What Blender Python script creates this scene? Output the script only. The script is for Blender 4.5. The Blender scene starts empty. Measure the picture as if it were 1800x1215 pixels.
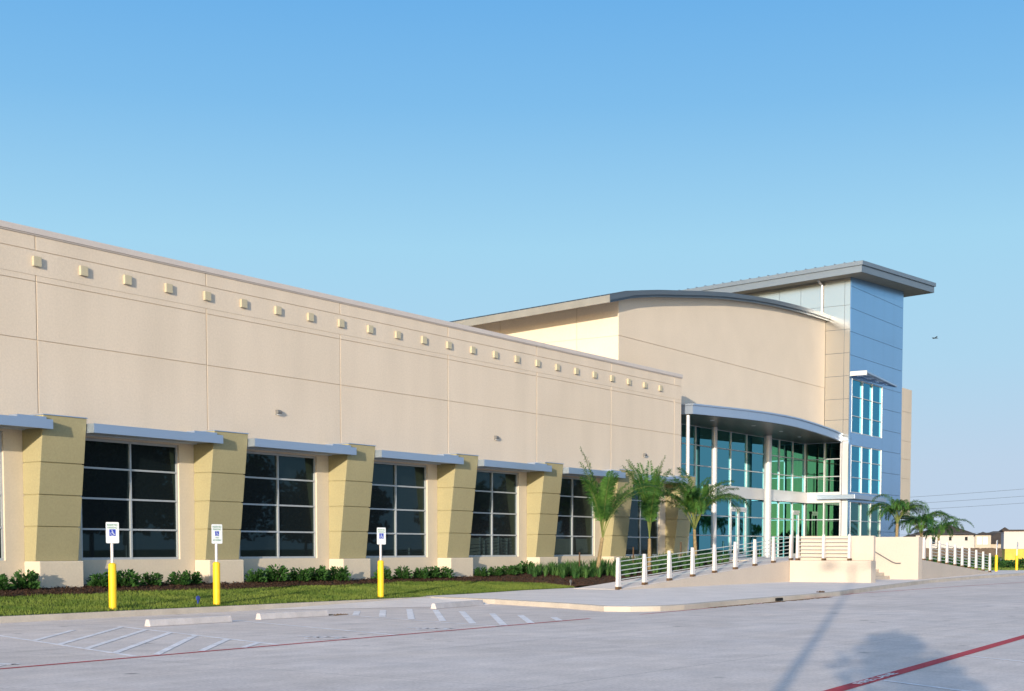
import bpy, math, random
from mathutils import Vector, Matrix
R = math.radians
rnd = random.Random(7)
scn = bpy.context.scene
col = scn.collection

# ------------------------------------------------------------------ camera
cam_d = bpy.data.cameras.new("camera")
cam = bpy.data.objects.new("camera", cam_d)
col.objects.link(cam)
cam_d.sensor_width = 36.0
cam_d.lens = 48.47
cam_d.shift_y = 0.2772
cam_d.clip_start = 0.1
cam_d.clip_end = 6000
cam.location = (0, 0, 1.5)
YAW, PITCH = 0.598546, -0.057986
_f = Vector((math.cos(YAW)*math.cos(PITCH), math.sin(YAW)*math.cos(PITCH), math.sin(PITCH)))
cam.rotation_euler = _f.to_track_quat('-Z', 'Y').to_euler()
scn.camera = cam

# ------------------------------------------------------------------ light
SUN_AZ, SUN_EL = R(19.5), R(9.2)      # direction the light travels, from +X
world = bpy.data.worlds.new("World")
scn.world = world
world.use_nodes = True
wn = world.node_tree
sky = wn.nodes.new('ShaderNodeTexSky')
sky.sky_type = 'NISHITA'
sky.sun_disc = False
sky.sun_elevation = SUN_EL
sky.sun_rotation = math.atan2(-math.cos(SUN_AZ), -math.sin(SUN_AZ))
sky.altitude = 0
sky.air_density = 1.0
sky.dust_density = 0.6
sky.ozone_density = 2.5
# the clear blue part of the sky opposite the sun: deep blue above a pale horizon, unseen zenith brightened as fill
geo = wn.nodes.new('ShaderNodeTexCoord')
sepx = wn.nodes.new('ShaderNodeSeparateXYZ'); wn.links.new(geo.outputs['Generated'], sepx.inputs[0])
ramp = wn.nodes.new('ShaderNodeValToRGB'); wn.links.new(sepx.outputs[2], ramp.inputs[0])
SK = 2.0*0.15
stops = [(0.0, (0.52, 0.62, 0.78)), (0.06, (0.50, 0.64, 0.80)), (0.13, (0.42, 0.66, 0.84)), (0.21, (0.36, 0.655, 0.86)), (0.30, (0.21, 0.50, 0.82)), (0.38, (0.135, 0.41, 0.79)), (0.55, (0.20, 0.38, 0.70)), (0.8, (0.35, 0.45, 0.63)), (1.0, (0.40, 0.48, 0.62))]
els = ramp.color_ramp.elements
while len(els) < len(stops): els.new(0.5)
for e_, (p_, c_) in zip(els, stops): e_.position = p_; e_.color = (*c_, 1)
sc_ = wn.nodes.new('ShaderNodeVectorMath'); sc_.operation = 'SCALE'; sc_.inputs['Scale'].default_value = 1/SK
wn.links.new(ramp.outputs[0], sc_.inputs[0])
dt = wn.nodes.new('ShaderNodeVectorMath'); dt.operation = 'DOT_PRODUCT'; wn.links.new(geo.outputs['Generated'], dt.inputs[0])
dt.inputs[1].default_value = (-math.cos(SUN_AZ), -math.sin(SUN_AZ), 0.35)
mrs = wn.nodes.new('ShaderNodeMapRange'); mrs.interpolation_type = 'SMOOTHSTEP'
mrs.inputs[1].default_value = 0.0; mrs.inputs[2].default_value = 0.95; mrs.inputs[3].default_value = 0.0; mrs.inputs[4].default_value = 1.0
wn.links.new(dt.outputs['Value'], mrs.inputs[0])
tint = wn.nodes.new('ShaderNodeMix'); tint.data_type = 'RGBA'
wn.links.new(mrs.outputs[0], tint.inputs[0]); wn.links.new(sc_.outputs[0], tint.inputs[6]); wn.links.new(sky.outputs[0], tint.inputs[7])
bgn = wn.nodes['Background']
wn.links.new(tint.outputs[2], bgn.inputs[0])
bgn.inputs[1].default_value = 0.15
sd = bpy.data.lights.new("sun", 'SUN')
sd.energy = 2.85
sd.angle = R(0.45)
sd.color = (1.0, 0.86, 0.66)
sun = bpy.data.objects.new("sun", sd)
col.objects.link(sun)
sun.rotation_euler = Vector((math.cos(SUN_AZ)*math.cos(SUN_EL), math.sin(SUN_AZ)*math.cos(SUN_EL), -math.sin(SUN_EL))).to_track_quat('-Z', 'Y').to_euler()
scn.view_settings.view_transform = 'Standard'
scn.view_settings.look = 'None'
scn.view_settings.gamma = 1
scn.view_settings.exposure = 1.03

# ------------------------------------------------------------------ materials
def newmat(name):
    m = bpy.data.materials.new(name); m.use_nodes = True
    return m, m.node_tree, m.node_tree.nodes['Principled BSDF']

def mat(name, c, rough=0.8, metal=0.0, var=0.08, vscale=1.5, fine=40.0, fvar=0.05, bump=0.0, bscale=60.0, spec=0.3, streak=None):
    """procedural paint / concrete / metal: two scales of mottling and a bump"""
    m, nt, b = newmat(name)
    N, L = nt.nodes, nt.links
    tc = N.new('ShaderNodeTexCoord')
    mp = N.new('ShaderNodeMapping'); L.new(tc.outputs['Object'], mp.inputs[0])
    if streak: mp.inputs['Scale'].default_value = streak
    n1 = N.new('ShaderNodeTexNoise'); n1.inputs['Scale'].default_value = vscale; n1.inputs['Detail'].default_value = 5
    n2 = N.new('ShaderNodeTexNoise'); n2.inputs['Scale'].default_value = fine; n2.inputs['Detail'].default_value = 3
    L.new(mp.outputs[0], n1.inputs[0]); L.new(tc.outputs['Object'], n2.inputs[0])
    def mul(noise, amt):
        r = N.new('ShaderNodeMapRange'); r.inputs[1].default_value = 0.3; r.inputs[2].default_value = 0.7
        r.inputs[3].default_value = 1-amt; r.inputs[4].default_value = 1+amt
        L.new(noise.outputs[0], r.inputs[0]); return r
    a, d = mul(n1, var), mul(n2, fvar)
    mm = N.new('ShaderNodeMath'); mm.operation = 'MULTIPLY'; L.new(a.outputs[0], mm.inputs[0]); L.new(d.outputs[0], mm.inputs[1])
    vm = N.new('ShaderNodeVectorMath'); vm.operation = 'SCALE'; vm.inputs[0].default_value = c
    L.new(mm.outputs[0], vm.inputs['Scale']); L.new(vm.outputs[0], b.inputs['Base Color'])
    b.inputs['Roughness'].default_value = rough; b.inputs['Metallic'].default_value = metal
    b.inputs['Specular IOR Level'].default_value = spec
    if bump:
        n3 = N.new('ShaderNodeTexNoise'); n3.inputs['Scale'].default_value = bscale; n3.inputs['Detail'].default_value = 4
        L.new(tc.outputs['Object'], n3.inputs[0])
        bp = N.new('ShaderNodeBump'); bp.inputs['Strength'].default_value = bump; bp.inputs['Distance'].default_value = 0.02
        L.new(n3.outputs[0], bp.inputs['Height']); L.new(bp.outputs[0], b.inputs['Normal'])
    return m

def leafmat(name, c1, c2, scale=3.0, transl=0.3, rough=0.55):
    m, nt, b = newmat(name); N, L = nt.nodes, nt.links
    tc = N.new('ShaderNodeTexCoord')
    n = N.new('ShaderNodeTexNoise'); n.inputs['Scale'].default_value = scale; n.inputs['Detail'].default_value = 6
    L.new(tc.outputs['Object'], n.inputs[0])
    cr = N.new('ShaderNodeValToRGB'); cr.color_ramp.elements[0].position = 0.35; cr.color_ramp.elements[1].position = 0.65
    cr.color_ramp.elements[0].color = (*c1, 1); cr.color_ramp.elements[1].color = (*c2, 1)
    L.new(n.outputs[0], cr.inputs[0]); L.new(cr.outputs[0], b.inputs['Base Color'])
    b.inputs['Roughness'].default_value = rough; b.inputs['Specular IOR Level'].default_value = 0.25
    t = N.new('ShaderNodeBsdfTranslucent'); L.new(cr.outputs[0], t.inputs[0])
    mx = N.new('ShaderNodeMixShader'); mx.inputs[0].default_value = transl
    out = nt.nodes['Material Output']
    L.new(b.outputs[0], mx.inputs[1]); L.new(t.outputs[0], mx.inputs[2]); L.new(mx.outputs[0], out.inputs[0])
    return m

def glassmat(name, body, tintc, refl, rough=0.015, wavy=0.02):
    """tinted reflective glazing over a dark room"""
    m, nt, b = newmat(name); N, L = nt.nodes, nt.links
    b.inputs['Base Color'].default_value = (*body, 1); b.inputs['Roughness'].default_value = 0.25
    b.inputs['Specular IOR Level'].default_value = 0.1
    g = N.new('ShaderNodeBsdfGlossy'); g.inputs['Color'].default_value = (*tintc, 1); g.inputs['Roughness'].default_value = rough
    tc = N.new('ShaderNodeTexCoord'); n = N.new('ShaderNodeTexNoise'); n.inputs['Scale'].default_value = 0.7; n.inputs['Detail'].default_value = 1
    L.new(tc.outputs['Object'], n.inputs[0])
    bp = N.new('ShaderNodeBump'); bp.inputs['Strength'].default_value = wavy; bp.inputs['Distance'].default_value = 0.05
    L.new(n.outputs[0], bp.inputs['Height']); L.new(bp.outputs[0], g.inputs['Normal'])
    fr = N.new('ShaderNodeLayerWeight'); fr.inputs[0].default_value = 0.35
    mr = N.new('ShaderNodeMapRange'); mr.inputs[3].default_value = refl; mr.inputs[4].default_value = 0.9
    L.new(fr.outputs['Fresnel'], mr.inputs[0])
    mx = N.new('ShaderNodeMixShader'); L.new(mr.outputs[0], mx.inputs[0])
    L.new(b.outputs[0], mx.inputs[1]); L.new(g.outputs[0], mx.inputs[2])
    L.new(mx.outputs[0], nt.nodes['Material Output'].inputs[0])
    return m

def seeglass(name, tintc, thru, refl):
    """tinted glass one can look through"""
    m, nt, b = newmat(name); N, L = nt.nodes, nt.links
    nt.nodes.remove(b)
    t = N.new('ShaderNodeBsdfTransparent'); t.inputs[0].default_value = (*thru, 1)
    g = N.new('ShaderNodeBsdfGlossy'); g.inputs['Color'].default_value = (*tintc, 1); g.inputs['Roughness'].default_value = 0.01
    mx = N.new('ShaderNodeMixShader'); mx.inputs[0].default_value = refl
    L.new(t.outputs[0], mx.inputs[1]); L.new(g.outputs[0], mx.inputs[2])
    L.new(mx.outputs[0], nt.nodes['Material Output'].inputs[0])
    return m

M = {}
M['wall'] = mat('stucco_beige', (0.615, 0.525, 0.435), 0.9, var=0.05, vscale=0.9, streak=(1, 1, 0.22), fine=18, fvar=0.05, bump=0.25, bscale=45)
M['trim'] = mat('stucco_cream', (0.60, 0.52, 0.42), 0.9, var=0.03, fine=18, fvar=0.04, bump=0.25, bscale=45)
M['groove'] = mat('groove_tan', (0.58, 0.48, 0.37), 0.9)
M['pier'] = mat('stucco_khaki', (0.335, 0.298, 0.175), 0.9, var=0.04, vscale=0.8, fine=18, fvar=0.06, bump=0.3, bscale=45)
M['block'] = mat('block_khaki', (0.46, 0.41, 0.30), 0.9, bump=0.2)
M['coping'] = mat('coping_metal', (0.52, 0.47, 0.45), 0.5, metal=0.0, var=0.03)
M['blue_metal'] = mat('canopy_silver', (0.45, 0.53, 0.67), 0.42, metal=0.8, var=0.02, vscale=0.4, fvar=0.01)
M['soffit'] = mat('soffit_metal', (0.56, 0.60, 0.66), 0.6, var=0.04)
M['deck'] = mat('deck_dark', (0.12, 0.12, 0.13), 0.6)
M['frame'] = mat('window_frame', (0.43, 0.46, 0.50), 0.4, metal=0.3, var=0.02)
M['white_metal'] = mat('white_metal', (0.58, 0.58, 0.60), 0.4, metal=0.25, var=0.03, vscale=0.6)
M['panel'] = mat('silver_panel_sky_tone', (0.27, 0.43, 0.63), 0.24, metal=0.9, var=0.03, vscale=0.25, fvar=0.015)  # tower front: blue of the reflected sky put into the base colour
M['panel_lit_tone'] = mat('silver_panel_lit_tone', (0.60, 0.585, 0.56), 0.24, metal=0.9, var=0.03, vscale=0.25, fvar=0.015)  # same cladding on the sunward flank, its brighter reflections put into a paler colour
M['panel_joint'] = mat('panel_joint', (0.10, 0.12, 0.15), 0.7)
M['roof'] = mat('roof_metal', (0.12, 0.145, 0.175), 0.5, metal=0.4, var=0.04)
M['soffit_dark'] = mat('roof_soffit', (0.24, 0.23, 0.20), 0.7)
M['win'] = glassmat('window_glass_dark', (0.006, 0.010, 0.012), (0.16, 0.30, 0.34), 0.06)
M['lobby'] = seeglass('lobby_glass', (0.17, 0.50, 0.58), (0.10, 0.19, 0.15), 0.58)
M['rglass'] = seeglass('return_glass', (0.13, 0.22, 0.18), (0.08, 0.15, 0.11), 0.5)
M['tglass'] = glassmat('tower_glass', (0.01, 0.04, 0.05), (0.085, 0.33, 0.46), 0.85)
M['lowglass'] = glassmat('tower_foot_glass', (0.01, 0.05, 0.04), (0.10, 0.26, 0.26), 0.55)
M['inner'] = mat('interior_plaster', (0.34, 0.38, 0.30), 0.9)
M['innerfloor'] = mat('interior_floor', (0.18, 0.18, 0.16), 0.5)
M['post'] = mat('railing_white', (0.60, 0.57, 0.57), 0.5, var=0.05, vscale=4)
M['rail'] = mat('railing_rod', (0.55, 0.58, 0.56), 0.45, metal=0.2)
M['rust'] = mat('rusty_foot', (0.11, 0.065, 0.035), 0.9, var=0.3, vscale=12)
M['hallwall'] = mat('hall_stucco', (0.66, 0.56, 0.455), 0.9, var=0.03, vscale=0.6, fine=15, fvar=0.04, bump=0.15)
M['terrace'] = mat('terrace_stucco', (0.52, 0.452, 0.395), 0.9, var=0.03, vscale=0.8, fine=15, fvar=0.04, bump=0.15)
M['yellow'] = mat('yellow_paint', (0.80, 0.50, 0.02), 0.45, var=0.06, vscale=3)
M['signwhite'] = mat('sign_white', (0.72, 0.75, 0.77), 0.4, var=0.02)
M['signblue'] = mat('sign_blue', (0.02, 0.05, 0.42), 0.4, var=0.02)
M['signgreen'] = mat('sign_green', (0.10, 0.26, 0.16), 0.5, var=0.02)
M['galv'] = mat('post_galvanised', (0.66, 0.62, 0.62), 0.5, metal=0.3)
M['stop'] = mat('wheel_stop_concrete', (0.49, 0.46, 0.47), 0.9, var=0.1, vscale=4, bump=0.3)
M['kerb'] = mat('kerb_concrete', (0.47, 0.42, 0.37), 0.9, var=0.12, vscale=1.3, fine=20, bump=0.2)
M['paintwhite'] = mat('marking_white', (0.80, 0.77, 0.79), 0.8, var=0.18, vscale=3, fine=30, fvar=0.12)
M['paintred'] = mat('marking_red', (0.48, 0.045, 0.06), 0.8, var=0.15, vscale=2, fine=25, fvar=0.12)
M['mulch'] = mat('mulch_brown', (0.060, 0.030, 0.018), 1.0, var=0.4, vscale=6, fine=60, fvar=0.35, bump=1.0, bscale=30)
M['turf'] = leafmat('turf_soil', (0.05, 0.075, 0.015), (0.085, 0.12, 0.025), 1.2, 0.0, 0.95)
M['blade'] = leafmat('grass_blade', (0.11, 0.18, 0.030), (0.22, 0.28, 0.055), 0.9, 0.35)
M['shrub'] = leafmat('shrub_leaf', (0.020, 0.07, 0.018), (0.055, 0.14, 0.03), 9, 0.25)
M['flax'] = leafmat('flax_leaf', (0.03, 0.10, 0.03), (0.09, 0.19, 0.05), 2.5, 0.3)
M['palm'] = leafmat('palm_leaf', (0.014, 0.08, 0.022), (0.10, 0.22, 0.04), 1.6, 0.3)
M['palmdry'] = mat('palm_stem', (0.14, 0.17, 0.05), 0.8, var=0.2, vscale=6)
M['trunk'] = mat('palm_trunk', (0.24, 0.18, 0.10), 0.95, var=0.25, vscale=8, bump=0.8, bscale=14)
M['bark'] = mat('tree_bark', (0.10, 0.08, 0.06), 0.95, var=0.2, vscale=5, bump=0.6, bscale=12)
M['treeleaf'] = leafmat('tree_leaf', (0.03, 0.05, 0.015), (0.06, 0.085, 0.03), 1.0, 0.25)
M['stake'] = mat('wood_stake', (0.10, 0.06, 0.035), 0.9)
M['wire'] = mat('wire_dark', (0.10, 0.12, 0.15), 0.7)
M['housewhite'] = mat('house_stucco', (0.50, 0.46, 0.45), 0.9, var=0.03)
M['housecream'] = mat('house_cream', (0.45, 0.39, 0.33), 0.9, var=0.03)
M['shingle'] = mat('shingle_brown', (0.055, 0.045, 0.040), 0.95, var=0.12, vscale=1, fine=8, fvar=0.1)
M['pane'] = mat('house_window', (0.02, 0.025, 0.03), 0.9, spec=0.0)
M['fence'] = mat('timber_fence', (0.10, 0.075, 0.06), 0.95, var=0.25, vscale=0.6)
M['yellowwall'] = mat('yellow_cladding', (0.52, 0.40, 0.07), 0.7)
M['bird'] = mat('bird_dark', (0.03, 0.03, 0.03), 0.8)
M['bluestake'] = mat('blue_plastic', (0.03, 0.06, 0.30), 0.5)
M['debris'] = mat('dry_litter', (0.20, 0.12, 0.06), 0.95)
M['black'] = mat('drain_black', (0.01, 0.01, 0.01), 0.9)
M['lampgrey'] = mat('wall_lamp_grey', (0.20, 0.20, 0.20), 0.5, metal=0.4)
M['pole'] = mat('lamp_pole', (0.30, 0.28, 0.25), 0.6, metal=0.4)

def pavement_mat():
    m, nt, b = newmat('pavement_concrete'); N, L = nt.nodes, nt.links
    tc = N.new('ShaderNodeTexCoord')
    def noise(scale, sc=(1, 1, 1), det=6, rough=0.6):
        mp = N.new('ShaderNodeMapping'); mp.inputs['Scale'].default_value = sc; L.new(tc.outputs['Object'], mp.inputs[0])
        n = N.new('ShaderNodeTexNoise'); n.inputs['Scale'].default_value = scale; n.inputs['Detail'].default_value = det
        n.inputs['Roughness'].default_value = rough
        L.new(mp.outputs[0], n.inputs[0]); return n
    def rng(n, a, c, lo=0.3, hi=0.7):
        r = N.new('ShaderNodeMapRange'); r.inputs[1].default_value = lo; r.inputs[2].default_value = hi
        r.inputs[3].default_value = a; r.inputs[4].default_value = c; L.new(n.outputs[0], r.inputs[0]); return r
    def mul(a, c):
        x = N.new('ShaderNodeMath'); x.operation = 'MULTIPLY'; L.new(a.outputs[0], x.inputs[0]); L.new(c.outputs[0], x.inputs[1]); return x
    big = rng(noise(0.22), 0.88, 1.07)
    mid = rng(noise(1.4), 0.87, 1.08)
    stk = rng(noise(1.0, (0.35, 3.0, 1)), 0.93, 1.06)
    fin = rng(noise(22.0, det=3), 0.86, 1.13)
    v = mul(mul(big, mid), mul(stk, fin))
    # dark oil and dirt spots
    sp = N.new('ShaderNodeTexVoronoi'); sp.inputs['Scale'].default_value = 0.75; L.new(tc.outputs['Object'], sp.inputs[0])
    spr = N.new('ShaderNodeMapRange'); spr.inputs[1].default_value = 0.03; spr.inputs[2].default_value = 0.09
    spr.inputs[3].default_value = 0.5; spr.inputs[4].default_value = 1.0; L.new(sp.outputs['Distance'], spr.inputs[0])
    v = mul(v, spr)
    # sawn control joints about every 4.6 m, softened with dirt
    br = N.new('ShaderNodeTexBrick'); br.offset = 0.0; br.inputs['Scale'].default_value = 1.0
    br.inputs['Brick Width'].default_value = 4.6; br.inputs['Row Height'].default_value = 4.6
    br.inputs['Mortar Size'].default_value = 0.012; br.inputs['Mortar Smooth'].default_value = 0.3
    br.inputs['Color1'].default_value = (1, 1, 1, 1); br.inputs['Color2'].default_value = (0.97, 0.97, 0.97, 1); br.inputs['Mortar'].default_value = (0.66, 0.66, 0.66, 1)
    mp = N.new('ShaderNodeMapping'); mp.inputs['Rotation'].default_value = (0, 0, R(2)); mp.inputs['Location'].default_value = (1.7, 0.6, 0)
    L.new(tc.outputs['Object'], mp.inputs[0]); L.new(mp.outputs[0], br.inputs[0])
    vm = N.new('ShaderNodeVectorMath'); vm.operation = 'SCALE'; L.new(br.outputs[0], vm.inputs[0]); L.new(v.outputs[0], vm.inputs['Scale'])
    hue = N.new('ShaderNodeMix'); hue.data_type = 'RGBA'
    hue.inputs[6].default_value = (0.70, 0.625, 0.60, 1); hue.inputs[7].default_value = (0.73, 0.635, 0.585, 1)
    hn = rng(noise(0.6), 0, 1); L.new(hn.outputs[0], hue.inputs[0])
    mx = N.new('ShaderNodeMix'); mx.data_type = 'RGBA'; mx.blend_type = 'MULTIPLY'; mx.inputs[0].default_value = 1
    L.new(hue.outputs[2], mx.inputs[6]); L.new(vm.outputs[0], mx.inputs[7])
    L.new(mx.outputs[2], b.inputs['Base Color'])
    b.inputs['Roughness'].default_value = 0.85; b.inputs['Specular IOR Level'].default_value = 0.2
    bp = N.new('ShaderNodeBump'); bp.inputs['Strength'].default_value = 0.25; bp.inputs['Distance'].default_value = 0.01
    nb = noise(35, det=4); L.new(nb.outputs[0], bp.inputs['Height']); L.new(bp.outputs[0], b.inputs['Normal'])
    return m
M['pavement'] = pavement_mat()
M['sidewalk'] = mat('sidewalk_concrete', (0.76, 0.69, 0.66), 0.9, var=0.07, vscale=0.8, fine=20, fvar=0.08, bump=0.2)

def field_mat():
    m, nt, b = newmat('field_ground'); N, L = nt.nodes, nt.links
    tc = N.new('ShaderNodeTexCoord')
    n = N.new('ShaderNodeTexNoise'); n.inputs['Scale'].default_value = 0.06; n.inputs['Detail'].default_value = 8
    L.new(tc.outputs['Object'], n.inputs[0])
    cr = N.new('ShaderNodeValToRGB')
    cr.color_ramp.elements[0].position = 0.35; cr.color_ramp.elements[0].color = (0.07, 0.11, 0.03, 1)
    cr.color_ramp.elements[1].position = 0.68; cr.color_ramp.elements[1].color = (0.20, 0.19, 0.08, 1)
    L.new(n.outputs[0], cr.inputs[0]); L.new(cr.outputs[0], b.inputs['Base Color'])
    b.inputs['Roughness'].default_value = 1.0; b.inputs['Specular IOR Level'].default_value = 0.0
    return m
M['field'] = field_mat()
M['dirt'] = mat('bare_dirt', (0.34, 0.22, 0.15), 1.0, var=0.15, vscale=0.1)

# ------------------------------------------------------------------ mesh helpers
class MB:
    def __init__(s): s.v = []; s.f = []
    def add(s, vs, fs):
        o = len(s.v); s.v += [tuple(p) for p in vs]; s.f += [tuple(i+o for i in f) for f in fs]; return s
    def box(s, x0, x1, y0, y1, z0, z1):
        return s.add([(x0,y0,z0),(x1,y0,z0),(x1,y1,z0),(x0,y1,z0),(x0,y0,z1),(x1,y0,z1),(x1,y1,z1),(x0,y1,z1)],
                     [(0,3,2,1),(4,5,6,7),(0,1,5,4),(1,2,6,5),(2,3,7,6),(3,0,4,7)])
    def prism(s, poly, axis, a0, a1):
        """poly extruded along an axis: 'x' poly is (y,z), 'y' poly is (x,z), 'z' poly is (x,y)"""
        def P(p, a): return (a, p[0], p[1]) if axis == 'x' else (p[0], a, p[1]) if axis == 'y' else (p[0], p[1], a)
        n = len(poly)
        return s.add([P(p, a0) for p in poly]+[P(p, a1) for p in poly],
                     [tuple(range(n))[::-1], tuple(range(n, 2*n))]+[(i, (i+1) % n, (i+1) % n+n, i+n) for i in range(n)])
    def tube(s, pts, r, n=8, r2=None):
        pts = [Vector(p) for p in pts]; rings = []
        for i, p in enumerate(pts):
            d = (pts[min(i+1, len(pts)-1)]-pts[max(i-1, 0)]).normalized()
            a = d.cross(Vector((0, 0, 1)));  a = a if a.length > 0.05 else d.cross(Vector((1, 0, 0)))
            a.normalize(); b = d.cross(a)
            rr = r if r2 is None else r+(r2-r)*i/(len(pts)-1)
            rings.append([p+a*rr*math.cos(2*math.pi*k/n)+b*rr*math.sin(2*math.pi*k/n) for k in range(n)])
        vs = [q for g in rings for q in g]; fs = []
        for i in range(len(pts)-1):
            for k in range(n): fs.append((i*n+k, i*n+(k+1) % n, (i+1)*n+(k+1) % n, (i+1)*n+k))
        fs += [tuple(range(n))[::-1], tuple((len(pts)-1)*n+k for k in range(n))]
        return s.add(vs, fs)
    def build(s, name, m, parent=None, loc=(0, 0, 0), rotz=0.0, smooth=False, bevel=0.0, fix=True):
        me = bpy.data.meshes.new(name); me.from_pydata(s.v, [], s.f)
        if fix:
            import bmesh
            bm = bmesh.new(); bm.from_mesh(me); bmesh.ops.recalc_face_normals(bm, faces=bm.faces[:]); bm.to_mesh(me); bm.free()
        me.update(); me.materials.append(M[m] if isinstance(m, str) else m)
        if smooth: me.polygons.foreach_set('use_smooth', [True]*len(me.polygons))
        o = bpy.data.objects.new(name, me); col.objects.link(o)
        o.location = loc; o.rotation_euler = (0, 0, rotz)
        if parent: o.parent = parent
        if bevel:
            bv = o.modifiers.new('bevel', 'BEVEL'); bv.width = bevel; bv.segments = 2; bv.limit_method = 'ANGLE'
        return o

def tag(o, label=None, cat=None, group=None, kind=None):
    if label: o['label'] = label
    if cat: o['category'] = cat
    if group: o['group'] = group
    if kind: o['kind'] = kind
    return o
def empty(name, loc=(0, 0, 0), rz=0.0, label=None, cat=None, group=None):
    o = bpy.data.objects.new(name, None); o.empty_display_size = 0.3; col.objects.link(o)
    o.location = loc; o.rotation_euler = (0, 0, rz)
    return tag(o, label, cat, group)
def copy_tree(o, parent=None):
    c = o.copy(); col.objects.link(c); c.parent = parent
    for ch in list(o.children): copy_tree(ch, c)
    return c

# ================================================================== THE SETTING
W = 30.0                       # plane of the long wall
def ramp_z(x): return 0.135+max(0, min(x, 55.2)-40.72)*0.895/14.48
def gz(x, y):                  # planted strip rises from the kerb (and, further right, from the ramp) to the wall
    k_ = ky(x); e_ = (0.135 if x < 42 else ramp_z(x)-0.03-0.06*min(1, x-42))
    zw = 0.51+max(0, x-41)*0.022
    t = max(0.0, min(1.0, (y-k_)/(29.6-k_)))
    return e_+(max(zw, e_+.03)-e_)*t
def ky(x):                     # inner edge of kerb / sidewalk
    P_ = [(-80, 24.51), (31.55, 24.51), (31.6, 24.93), (34.7, 25.08), (38.5, 25.73), (41.9, 25.88), (42.6, 25.22), (60, 25.2)]
    x = max(-79.9, min(59.9, x))
    for (a, u), (b, v) in zip(P_, P_[1:]):
        if x <= b: return u+(v-u)*(x-a)/(b-a)
# field, pavement, sidewalk
g = MB(); g.add([(-2500,-2500,-0.06),(4000,-2500,-0.06),(4000,3500,-0.06),(-2500,3500,-0.06)], [(0,1,2,3)])
tag(g.build('ground', 'field'), kind='structure')
g = MB(); g.add([(-70,-60,0),(112,-60,0),(95.5,20.9,0),(92,24.6,0),(-70,24.6,0)], [(0,1,2,3,4)])
tag(g.build('pavement', 'pavement'), kind='structure')
side = [(31.6,24.36),(31.0,21.7),(29.6,18.4),(28.75,16.9),(28.95,16.3),(29.6,15.85),(30.6,15.72),(34.4,16.0),(40,16.2),(43,16.45),(50,17.6),(61.2,19.3),(72,20.1),(84,20.6),(95,20.9),(93,24.6),
        (90,25.1),(56,25.1),(42.6,25.15),(41.9,25.9),(38.5,25.75),(34.7,25.1),(31.6,24.95)]
kerbline = side[:15]
g = MB(); g.prism(side, 'z', -0.05, 0.13)
tag(g.build('sidewalk', 'sidewalk'), kind='structure')
# kerb face band along the island, 3 mm proud of the sidewalk slab
def band(pts, wid, z0, z1):
    m = MB(); n = len(pts); P = [Vector((p[0], p[1])) for p in pts]; L_, R_ = [], []
    for i, p in enumerate(P):
        d = (P[min(i+1, n-1)]-P[max(i-1, 0)]).normalized(); nn = Vector((-d.y, d.x))
        L_.append(p-nn*0.02); R_.append(p+nn*wid)
    vs = [(q.x, q.y, z1-0.012) for q in L_]+[((a.x*.85+b.x*.15), (a.y*.85+b.y*.15), z1) for a, b in zip(L_, R_)]+[(q.x, q.y, z1) for q in R_]+[(q.x, q.y, z0) for q in L_]
    fs = []
    for i in range(n-1):
        fs += [(i, i+1, n+i+1, n+i), (n+i, n+i+1, 2*n+i+1, 2*n+i), (3*n+i, 3*n+i+1, i+1, i)]
    m.add(vs, fs); return m
k = band(kerbline, 0.16, -0.02, 0.1345); k.box(-70, 31.6, 24.36, 24.52, -0.02, 0.134)
tag(k.build('kerb', 'kerb'), kind='structure')
# concrete flare that ramps the kerb down beside the island
g = MB(); g.add([(24.6,24.35,0.006),(31.2,24.35,0.125),(31.0,22.3,0.11),(30.1,21.2,0.006),(26.6,22.9,0.006)], [(0,4,3,2,1)])
tag(g.build('kerb_ramp', 'sidewalk'), kind='structure')

# planted strip: turf and mulch as gently uneven sheets
def edge_y(x): return 28.0+0.12*math.sin(x*1.1)+0.08*math.sin(x*2.7+1)+(max(0, x-30)*0.06 if x < 38 else 0.48-max(0, x-38)*0.42)
def sheet(x0, x1, ylo, yhi, nx, ny, dz, amp):
    m = MB(); vs = []
    for i in range(nx+1):
        x = x0+(x1-x0)*i/nx
        a, b = ylo(x), yhi(x)
        for j in range(ny+1):
            y = a+(b-a)*j/ny
            e = 0 if j in (0,) else amp*rnd.uniform(-1, 1)
            vs.append((x, y, gz(x, y)+dz+e))
    m.add(vs, [(i*(ny+1)+j, (i+1)*(ny+1)+j, (i+1)*(ny+1)+j+1, i*(ny+1)+j+1) for i in range(nx) for j in range(ny)])
    return m
turf = sheet(-20, 41.9, lambda x: ky(x)-0.03, lambda x: max(edge_y(x), ky(x)+.02), 300, 14, 0.0, 0.006)
tag(turf.build('lawn', 'turf', smooth=True, fix=False), kind='structure')
bed = sheet(-20, 55.0, lambda x: edge_y(x)-0.06 if x < 41.6 else ky(x)-.02, lambda x: 30.0, 560, 22, 0.025, 0.022)
tag(bed.build('mulch_bed', 'mulch', smooth=False, fix=False), kind='structure')
gm = MB(); gv = []; gf = []
for i in range(74000):
    x = rnd.uniform(12, 41.9)
    y0 = ky(x)-0.02
    y1 = max(edge_y(x), y0+0.03)
    y = rnd.uniform(y0, y1)
    hgt = rnd.uniform(0.03, 0.075)*(1.15 if math.sin(x*2.1+y*3)+math.sin(x*.7-y) > 0 else 0.8)
    a = rnd.uniform(0, math.pi); w = rnd.uniform(0.006, 0.013); z = gz(x, y)
    lx, ly = rnd.uniform(-.035, .035), rnd.uniform(-.035, .035)
    o = len(gv)
    gv += [(x-w*math.cos(a), y-w*math.sin(a), z), (x+w*math.cos(a), y+w*math.sin(a), z), (x+lx, y+ly, z+hgt)]
    gf.append((o, o+1, o+2))
gm.add(gv, gf)
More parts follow.
